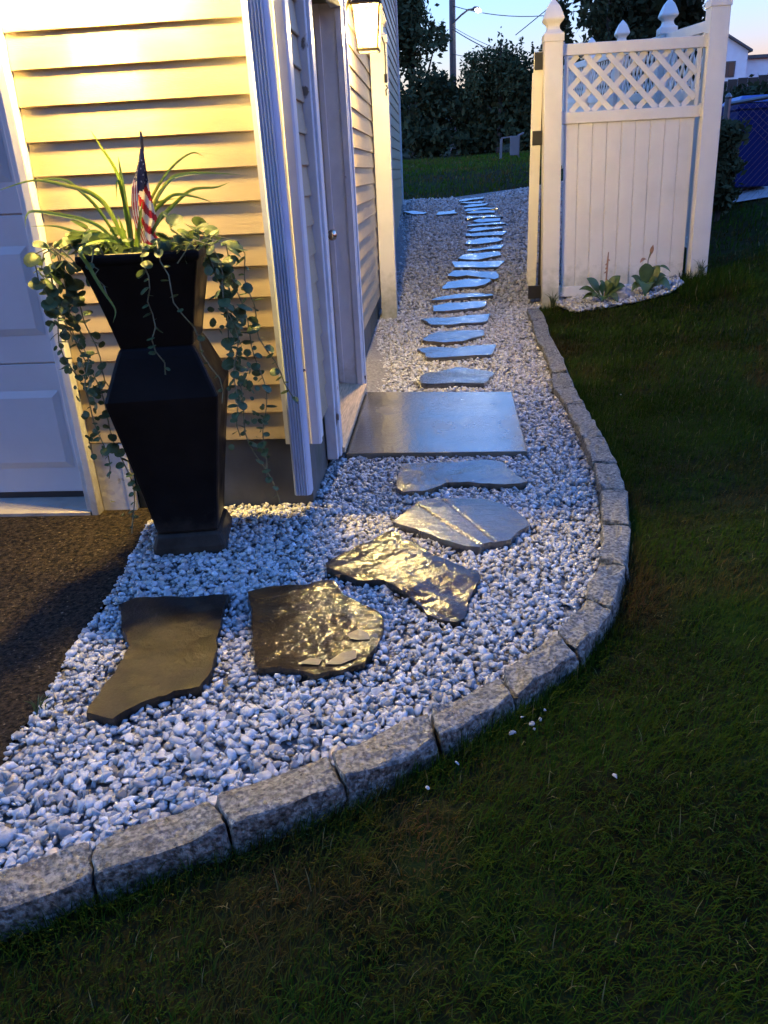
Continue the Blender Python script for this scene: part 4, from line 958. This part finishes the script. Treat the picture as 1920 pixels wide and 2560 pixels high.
h2_ = hosta(*hz2, [(-.11,.13,.02,.06,.05), (-.02,.22,.0,.09,.05), (-.03,.0,-.12,.10,.17), (.17,.02,-.05,.10,.13), (.09,.20,.02,.07,.05), (.15,.12,.04,.07,.08), (-.11,.03,-.04,.065,.09), (.06,.10,-.05,.07,.07)],
      'taller hosta on the right with drooping flower stem at the fence')
def stalk(root, pts, r, m=M_STALK): return MB().tube(pts, r, 6).build('flower_stalk', m, root)
z = h1(*hz1); stalk(h1_, [(1.35, 6.67, z), (1.362, 6.70, z+.12), (1.368, 6.72, z+.30), (1.372, 6.73, z+.38)], [.007, .006, .008, .004])
for k in range(7): broad_leaf(h1_, (1.362+.001*k, 6.70, z+.14+k*.032), (1.362+rv.uniform(-.025, .025), 6.68, z+.12+k*.032), .012, .0, M_STALK)
z = h1(*hz2); stalk(h2_, [(1.67, 6.62, z), (1.675, 6.63, z+.18), (1.67, 6.63, z+.26), (1.69, 6.64, z+.33)], [.006, .005, .004, .006], M_STEM)
broad_leaf(h2_, (1.67, 6.63, z+.26), (1.60, 6.60, z+.245), .035, .04, M_STALK); broad_leaf(h2_, (1.685, 6.635, z+.28), (1.70, 6.63, z+.38), .03, .0, M_STALK)
stalk(h2_, [(1.68, 6.62, z+.1), (1.70, 6.62, z+.18), (1.73, 6.62, z+.205)], .003, M_STEM); broad_leaf(h2_, (1.73, 6.62, z+.205), (1.85, 6.60, z+.165), .045, .045)
bm = bmesh.new(); bmesh.ops.create_icosphere(bm, subdivisions=3, radius=1)
for v_ in bm.verts:
    v_.co = Vector((v_.co.x*.075, v_.co.y*.05, v_.co.z*.055)) + noise.noise_vector(v_.co*1.4)*.022; v_.co.z = max(v_.co.z, -.03)
me = bpy.data.meshes.new('rock'); bm.to_mesh(me); bm.free(); me.materials.append(M_ROCK)
rk = link(bpy.data.objects.new('rock', me)); rk.location = (1.49, 6.60, h1(1.49, 6.60)+.03); tag(rk, 'single blue-grey rock lying between the two hostas', 'rock')
def tuft(x, y, n, hgt, label, spread=.1, m=M_BLADE, w=.004):
    z = h1(x, y); r = empty('grass_tuft', (x, y, z), label, 'grass tuft')
    for k in range(n):
        a = rv.uniform(0, 2*math.pi); l = hgt*rv.uniform(.5, 1); s = spread*rv.uniform(.3, 1)
        ribbon([(x+rv.uniform(-.02, .02), y+rv.uniform(-.02, .02), z-.01), (x+math.cos(a)*s*.4, y+math.sin(a)*s*.4, z+l*.7), (x+math.cos(a)*s, y+math.sin(a)*s, z+l)], w, n=4).build('blade', m, r)
M_TUFT = mat('dark_tuft_grass', (.06,.09,.025), .5, .2, 14, transl=.3)
tuft(.95, 6.80, 22, .13, 'small tuft of long grass at the foot of the left fence post', .09, M_TUFT)
tuft(2.15, 6.80, 26, .14, 'tuft of long grass against the right fence post', .09, M_TUFT)
tuft(-1.10, 1.62, 9, .05, 'tiny green weed at the edge of the driveway', .05, M_TUFT)

# ------------------------------------------------------------------ background
def crown(name, root, blobs, n, leaf, seed, dark=1.0, droop=0.0, hollow=.55):
    rng = np.random.default_rng(seed); vol = np.array([b[3]*b[4]*b[5] for b in blobs])**.75; pick = rng.choice(len(blobs), n, p=vol/vol.sum())
    B = np.array(blobs); d = rng.normal(0, 1, (n, 3)); d /= np.linalg.norm(d, axis=1)[:, None]; rad = hollow+(1-hollow)*rng.random(n)**.6
    rad *= 1+.18*rng.normal(0, 1, n)
    c = B[pick, :3]+d*rad[:, None]*B[pick, 3:6]
    # clumps: leaves gather round twig ends
    tw = c[rng.integers(0, n, n)]; near = rng.random(n) < .0
    a = rng.normal(0, 1, (n, 3)); a /= np.linalg.norm(a, axis=1)[:, None]; a[:, 2] -= droop; b = np.cross(a, rng.normal(0, 1, (n, 3))); b /= np.linalg.norm(b, axis=1)[:, None]
    s = leaf*rng.uniform(.6, 1.5, n)[:, None]
    P = np.stack([c-a*s, c+b*s*.5, c+a*s, c-b*s*.5], 1).reshape(-1, 3); q = np.arange(n)*4
    T = np.concatenate([np.stack([q, q+1, q+2], 1), np.stack([q, q+2, q+3], 1)])
    tone = (.75+.5*rng.random(n))*dark; col = np.stack([.060*tone, .078*tone, .036*tone], 1)
    return fast_mesh(name, P, T, M_FOLI, np.repeat(col, 4, 0), parent=root)
def tree(name, x, y, blobs, n, leaf, label, cat='tree', trunk=.12, group='trees and shrubs behind the yard', dark=1.0, limbs=5, seed=1, hollow=.55, th=None):
    z = h1(x, y); r = empty(name, (x, y, z), label, cat, group)
    tops = sorted(blobs, key=lambda b: -b[2]); tz = th or tops[0][2]
    MB().tube([(x, y, z-.1), (x+.03, y, z+(tz-z)*.4), (tops[0][0], tops[0][1], tz)], [trunk, trunk*.75, trunk*.2], 8).build('trunk', M_BARK, r)
    for k in range(min(limbs, len(blobs))):
        b = blobs[k]; MB().tube([(x, y, z+(tz-z)*.3), ((x+b[0])/2, (y+b[1])/2, (z+b[2])/2+.3), (b[0], b[1], b[2])], [trunk*.5, trunk*.35, trunk*.12], 6).build('limb', M_BARK, r)
    crown('crown', r, blobs, n, leaf, seed, dark, hollow=hollow)
    return r
def rb(seed, cx, cy, cz, rx, rz, n, br):
    q = random.Random(seed); out = []
    for _ in range(n):
        a = q.uniform(0, 6.28); t = q.uniform(0, .8); out.append((cx+math.cos(a)*rx*t, cy+math.sin(a)*rx*t*.8, cz+q.uniform(-1, 1)*rz*(1-t*.6), br*q.uniform(.7, 1.3), br*q.uniform(.7, 1.3), br*q.uniform(.6, 1.1)))
    return out
tree('broadleaf_tree', -1.0, 33, rb(3, -1.1, 33, W(4.9), 1.6, 1.5, 26, .62), 5200, .105, 'broadleaf tree with sky gaps, left of the utility pole', trunk=.16, seed=3, hollow=.35)
tree('broadleaf_tree', -3.6, 31, rb(4, -3.6, 31, W(4.4), 1.8, 1.8, 24, .8), 5000, .11, 'broadleaf tree mostly hidden behind the house corner', trunk=.16, seed=4, hollow=.4)
sh = rb(8, 1.9, 27, W(2.6), 1.2, .7, 14, .55)
for k in range(17):
    xx = 1.9+(k-8)*.155+rv.uniform(-.06, .06); sh.append((xx, 27+rv.uniform(-.4, .4), W(3.25)-abs(k-8.5)*.05+rv.uniform(-.15, .30), .07, .07, .33))
tree('peach_tree', 1.9, 27, sh, 6500, .06, 'bushy tree with upright leafy shoots against the sky', trunk=.10, seed=8, hollow=.2)
lab = ['dense dark shrub behind the lawn, below the broadleaf tree', 'dense dark shrub in front of the utility pole', 'dense dark shrub below the upright leafy tree', 'dense dark shrub behind the pale chair', 'dense dark shrub seen past the open gate', 'dense dark shrub behind the lattice of the fence panel']
for k, (x_, y_, zt_) in enumerate(((-2.0, 29.5, 3.0), (-.3, 28.5, 2.9), (1.3, 28, 2.7), (2.9, 27.2, 2.7), (4.4, 26.5, 3.1), (6.2, 26, 3.3))):
    g_ = h1(x_, y_)
    tree('dense_shrub', x_, y_, rb(20+k, x_, y_, (g_+W(zt_))/2, 1.05, (W(zt_)-g_)*.48, 20, .62)+rb(60+k, x_, y_-.6, g_+.5, 1.0, .5, 8, .55), 4200, .10, lab[k], 'shrub', trunk=.07, dark=.75, seed=30+k, hollow=.3)
def conifer(x, y, zt, r0, label, seed, n=4200):
    z = h1(x, y); bl = []
    q = random.Random(seed)
    for k in range(22):
        t = k/21; zz = z+.3+(zt-z-.5)*t; rr = r0*(1-t)**.7+.06; a = q.uniform(0, 6.28); bl.append((x+math.cos(a)*rr*.35, y+math.sin(a)*rr*.35, zz, rr*.75, rr*.75, .32))
    return tree('conifer', x, y, bl, n, .075, label, trunk=.10, dark=.55, limbs=0, seed=seed, hollow=.3, th=zt-.3)
conifer(3.25, 24, W(4.4), .75, 'narrow dark conifer beside the left fence post cap', 41)
conifer(4.75, 25.5, W(6.6), 1.2, 'tall dark conifer just right of the left fence post', 42, 5200)
for k, (x_, y_, zt_, l_) in enumerate(((5.6, 27, 7.2, 'big dark evergreen behind the middle of the fence panel'), (7.0, 29, 7.6, 'big dark evergreen behind the side fence posts'))):
    tree('evergreen_tree', x_, y_, rb(50+k, x_, y_, W(4.3), 1.5, 3.0, 40, .85), 7000, .14, l_, trunk=.22, dark=.5, seed=50+k, hollow=.3)
tree('pine_tree', 8.6, 17.5, rb(55, 8.3, 17.5, W(4.6), 1.7, 1.5, 26, .55)+rb(56, 7.4, 17.5, W(3.6), .9, .6, 8, .4), 5200, .09, 'dark tree overhanging the white neighbour house at the right', trunk=.18, dark=.7, seed=55, hollow=.25)
for k in range(4):
    x_, y_ = 4.7+k*1.5, 14.2; g_ = h1(x_, y_)
    tree('hedge_shrub', x_, y_, rb(70+k, x_, y_, g_+.30, .8, .30, 14, .40), 3000, .06, ['low dark hedge shrub behind the blue bin, next to the fence', 'low dark hedge shrub behind the blue bin, second from the fence', 'low dark hedge shrub at the right edge of the photo', 'low dark hedge shrub just beyond the right edge'][k], 'shrub', trunk=.04, dark=.5, seed=70+k, hollow=.2)
tree('arborvitae_shrub', 2.86, 8.75, [(2.86, 8.75, h1(2.86, 8.75)+.15+.085*k, .15+.05*math.sin(k*1.9), .15, .09) for k in range(9)], 3600, .035, 'small dark shrub beside the right fence post, in front of the bin', 'shrub', trunk=.03, dark=.9, limbs=0, seed=81, hollow=.2)
def rise(name, y0, x0, x1, hgt, seed):
    xs = np.linspace(x0, x1, 60); V = []
    for i, x in enumerate(xs):
        t = hgt*(.75+.5*float(vnoise(x, 0, 9.0, seed)))
        for dy, k in ((0, 0), (4, .55), (10, .9), (20, 1.0), (60, .3)): V.append((x, y0+dy, 1.5+t*k))
    F = [(i*5+k, (i+1)*5+k, (i+1)*5+k+1, i*5+k+1) for i in range(59) for k in range(4)]
    return tag(MB().add(V, F).build(name, mat('added_wooded_hill', (.022,.028,.016), .95, .5, 3, .8, 6, spec=.1), smooth=True), kind='structure')
rise('added_wooded_hill', 70, -60, 90, 7.5, 3)  # hill added to screen off the orange glow along the horizon
# street light and wires
ur = empty('utility_pole', (.62, 35, h1(.62, 35)), 'tall dark utility pole with a lit street lamp arm', 'utility pole')
MB().tube([(.62, 35, 1.5), (.60, 35, W(9.0))], [.15, .11], 10).build('pole', M_POLE, ur)
MB().tube([(.62, 34.9, W(5.18)), (.95, 34.8, W(5.42)), (1.2, 34.75, W(5.56)), (1.42, 34.7, W(5.57))], .035, 8).build('lamp_arm', M_POLE, ur)
MB().tube([(1.38, 34.7, W(5.575)), (1.46, 34.68, W(5.58)), (1.62, 34.66, W(5.57))], [.05, .08, .05], 8).build('lamp_head', M_POLE, ur)
MB().rings((1.58, 34.66, W(5.50)), [(.02, -.07), (.09, -.03), (.11, .03), (.08, .05)], 12, 0).build('lamp_globe', M_SLAMP, ur, smooth=True)
def wire(a, b, sag, label, r=.012):
    a, b = Vector(a), Vector(b); P = [a.lerp(b, t/14)-Vector((0, 0, sag*4*(t/14)*(1-t/14))) for t in range(15)]
    tag(MB().tube(P, r, 5).build('power_line', M_BLACK), label, 'wire', 'overhead wires')
wire((.62, 34.9, W(5.75)), (6.5, 33.5, W(5.35)), .42, 'overhead wire dipping right from the pole behind the lamp', .014)
wire((.62, 34.9, W(4.98)), (2.9, 30, W(3.2)), .10, 'thick overhead wire running down right from the pole', .018)
wire((.62, 34.9, W(5.06)), (2.9, 30, W(3.35)), .10, 'thin overhead wire just above the thick one', .010)
wire((.62, 34.9, W(4.15)), (2.6, 31, W(3.4)), .06, 'lowest overhead wire, near the treetops')
wire((2.6, 30, W(4.0)), (6.0, 30, W(6.4)), .05, 'overhead wire rising steeply to the upper right', .014)
# pale chair on the far lawn
cx, cy = 1.66, 20.2; cz = h1(cx, cy)
ch = empty('plastic_chair', (cx, cy, cz), 'small pale plastic chair standing on the far lawn', 'chair')
MB().box(cx+.02, cx+.23, cy-.12, cy+.12, cz+.20, cz+.225).build('seat', M_PALE, ch)
MB().box(cx-.0, cx+.20, cy-.16, cy-.135, cz+.03, cz+.44).build('backrest', M_PALE, ch, bevel=.01)
for dx, dy in ((-.20, -.1), (-.20, .12), (.22, .12), (.20, -.1)): MB().bar((cx+dx, cy+dy, cz-.03), (cx+dx+.01, cy+dy, cz+.40 if dx < 0 else cz+.46), .05, .04, up=(1, 0, 0)).build('leg', M_PALE, ch)
MB().bar((cx-.20, cy-.1, cz+.41), (cx+.04, cy-.12, cz+.43), .04, .03).build('armrest', M_PALE, ch); MB().bar((cx+.18, cy-.12, cz+.44), (cx+.32, cy-.05, cz+.50), .04, .03).build('armrest', M_PALE, ch)
# yard corner at the right: paving, bin, chain-link
PAV = [(2.95, 9.25), (7.5, 9.25), (7.5, 10.6), (3.6, 10.6)]
v, f = polymesh(PAV, .3, lambda x, y: h1(x, y)+.015); tag(MB().add(v, f).build('paved_strip', mat('grey_paving', (.30,.31,.32), .6, .15, 6, .2, 30)), kind='structure')
bx_, by_ = 3.46, 9.75; bz = h1(bx_, by_)+.02
rbn = empty('recycling_bin', (bx_, by_, bz), 'blue wheeled recycling bin standing behind the chain-link fence', 'bin')
MB().hexa([(bx_-.20, by_-.22, bz+.02), (bx_+.20, by_-.22, bz+.02), (bx_+.20, by_+.22, bz+.02), (bx_-.20, by_+.22, bz+.02)], [(bx_-.27, by_-.29, bz+.80), (bx_+.27, by_-.29, bz+.80), (bx_+.27, by_+.29, bz+.80), (bx_-.27, by_+.29, bz+.80)]).build('body', M_BIN, rbn, bevel=.02)
MB().box(bx_-.285, bx_+.285, by_-.305, by_+.305, bz+.79, bz+.85).build('rim', M_BIN, rbn, bevel=.012)
MB().hexa([(bx_-.30, by_-.32, bz+.852), (bx_+.30, by_-.32, bz+.852), (bx_+.30, by_+.31, bz+.852), (bx_-.30, by_+.31, bz+.852)], [(bx_-.23, by_-.25, bz+.925), (bx_+.23, by_-.25, bz+.925), (bx_+.23, by_+.25, bz+.925), (bx_-.23, by_+.25, bz+.925)]).build('lid', M_BINLID, rbn, bevel=.02)
for s_ in (-1, 1): MB().tube([(bx_+s_*.20, by_+.20, bz+.09), (bx_+s_*.25, by_+.20, bz+.09)], .09, 14).build('wheel', M_BLACK, rbn)
cl = empty('chain_link_fence', (4.5, 9.2, .8), 'dark chain-link fence with a grey top rail in front of the bin', 'fence')
for x_ in (2.98, 5.2, 7.4):
    g_ = h1(x_, 9.18); MB().tube([(x_, 9.18, g_-.1), (x_, 9.18, g_+1.05)], .032, 10).build('fence_post', M_CHAIN, cl); MB().rings((x_, 9.18, g_+1.05), [(.036, 0), (.036, .02), (.02, .045), (.004, .055)], 10, 0).build('post_cap', M_CHAIN, cl, smooth=True)
zr = lambda x: h1(x, 9.18)+1.0
MB().tube([(2.98, 9.18, zr(2.98)), (7.4, 9.18, zr(7.4))], .020, 8).build('top_rail', M_CHAIN, cl)
wm = MB(); p_ = .075
k = 0
while 2.98+k*p_ < 7.4+1.0:
    for dn in (1, -1):
        a = 2.98+k*p_-(1.0 if dn > 0 else 0); 
        x0_, x1_ = a, a+1.0
        za, zb_ = (.02, 1.0) if dn > 0 else (1.0, .02)
        t0 = max(0, (2.98-x0_)); t1 = min(1, (7.4-x0_))
        if t1-t0 > .05:
            A = (x0_+t0, 9.18+.003*dn, h1(x0_+t0, 9.18)+za+(zb_-za)*t0); B = (x0_+t1, 9.18+.003*dn, h1(x0_+t1, 9.18)+za+(zb_-za)*t1); wm.bar(A, B, .0020, .0020)
    k += 1
wm.build('wire_mesh', M_CHAIN, cl)['kind'] = 'stuff'
bf = empty('brown_fence', (8, 15.2, 1.3), 'low dark brown board fence beyond the yard at the right', 'fence')
for k in range(34):
    x_ = 4.4+k*.165; g_ = h1(x_, 15.2); MB().box(x_, x_+.155, 15.19, 15.215, g_-.02, g_+.95+.01*math.sin(k*2.2)).build('board', M_BROWNFENCE, bf)
MB().bar((4.4, 15.23, h1(4.4, 15.2)+.7), (10, 15.23, h1(10, 15.2)+.7), .04, .08).build('fence_rail', M_BROWNFENCE, bf)
# white neighbour house
nh = empty('neighbour_house', (13.4, 46, 2), 'white gabled neighbour house far behind the yard at the right', 'house')
GX0, GX1, GZ = 11.5, 15.3, W(4.72)
MB().add([(GX0, 45, 1.5), (GX1, 45, 1.5), (GX1, 45, GZ), ((GX0+GX1)/2, 45, GZ+1.1), (GX0, 45, GZ), (GX0, 52, 1.5), (GX1, 52, 1.5), (GX1, 52, GZ), ((GX0+GX1)/2, 52, GZ+1.1), (GX0, 52, GZ)],
         [(0,1,2,3,4), (9,8,7,6,5), (1,6,7,2), (5,0,4,9)]).build('wall', M_FARWALL, nh)
MB().hexa([(GX0-.2, 44.8, GZ-.10), ((GX0+GX1)/2, 44.8, GZ+1.10), ((GX0+GX1)/2, 52.2, GZ+1.10), (GX0-.2, 52.2, GZ-.10)], [(GX0-.2, 44.8, GZ+.0), ((GX0+GX1)/2, 44.8, GZ+1.2), ((GX0+GX1)/2, 52.2, GZ+1.2), (GX0-.2, 52.2, GZ+.0)]).build('roof', M_FARROOF, nh)
MB().hexa([((GX0+GX1)/2, 44.8, GZ+1.10), (GX1+.15, 44.8, GZ-.08), (GX1+.15, 52.2, GZ-.08), ((GX0+GX1)/2, 52.2, GZ+1.10)], [((GX0+GX1)/2, 44.8, GZ+1.2), (GX1+.15, 44.8, GZ+.02), (GX1+.15, 52.2, GZ+.02), ((GX0+GX1)/2, 52.2, GZ+1.2)]).build('roof', M_FARROOF, nh)
MB().box(15.31, 17.0, 46, 50, 1.5, W(4.45)).build('side_wing', M_FARWALL, nh); MB().box(15.31, 17.2, 45.8, 50.2, W(4.45), W(4.6)).build('wing_roof', M_FARROOF, nh)
wd = MB().box(14.05, 14.75, 44.97, 44.995, W(3.6), W(4.3)).build('window', M_FARROOF, nh)
for k in range(2): MB().box(14.10+k*.32, 14.38+k*.32, 44.955, 44.968, W(3.65), W(4.25)).build('window_pane', M_FARGLASS, wd)

# unseen house and trees, added behind the viewer to keep the street side dim
sh_ = empty('added_street_house', (-1, -15, 0), 'unseen dark two-storey house added behind the viewer to dim the street side', 'house')
MB().box(-8, 6, -20, -12, -.5, 5.6).build('wall', mat('dark_siding', (.16,.15,.14), .7), sh_)
MB().hexa([(-8.5, -20.5, 5.6), (6.5, -20.5, 5.6), (6.5, -11.5, 5.6), (-8.5, -11.5, 5.6)], [(-8.5, -16.2, 8.6), (6.5, -16.2, 8.6), (6.5, -15.8, 8.6), (-8.5, -15.8, 8.6)]).build('roof', M_ROOF, sh_)
for k, (x_, y_, r_) in enumerate(((-4.6, -5.4, 2.6), (-.6, -5.8, 2.6), (3.6, -5.6, 2.6))):
    tree('added_street_tree', x_, y_, rb(90+k, x_, y_, 4.6, r_*1.15, 3.2, 34, 1.25), 4200, .30, ['unseen tree added behind the viewer, on the driveway side', 'unseen tree added directly behind the viewer', 'unseen tree added behind the viewer, on the lawn side'][k], trunk=.2, dark=.7, seed=90+k, hollow=.3, group='unseen trees added behind the viewer to dim the street side')
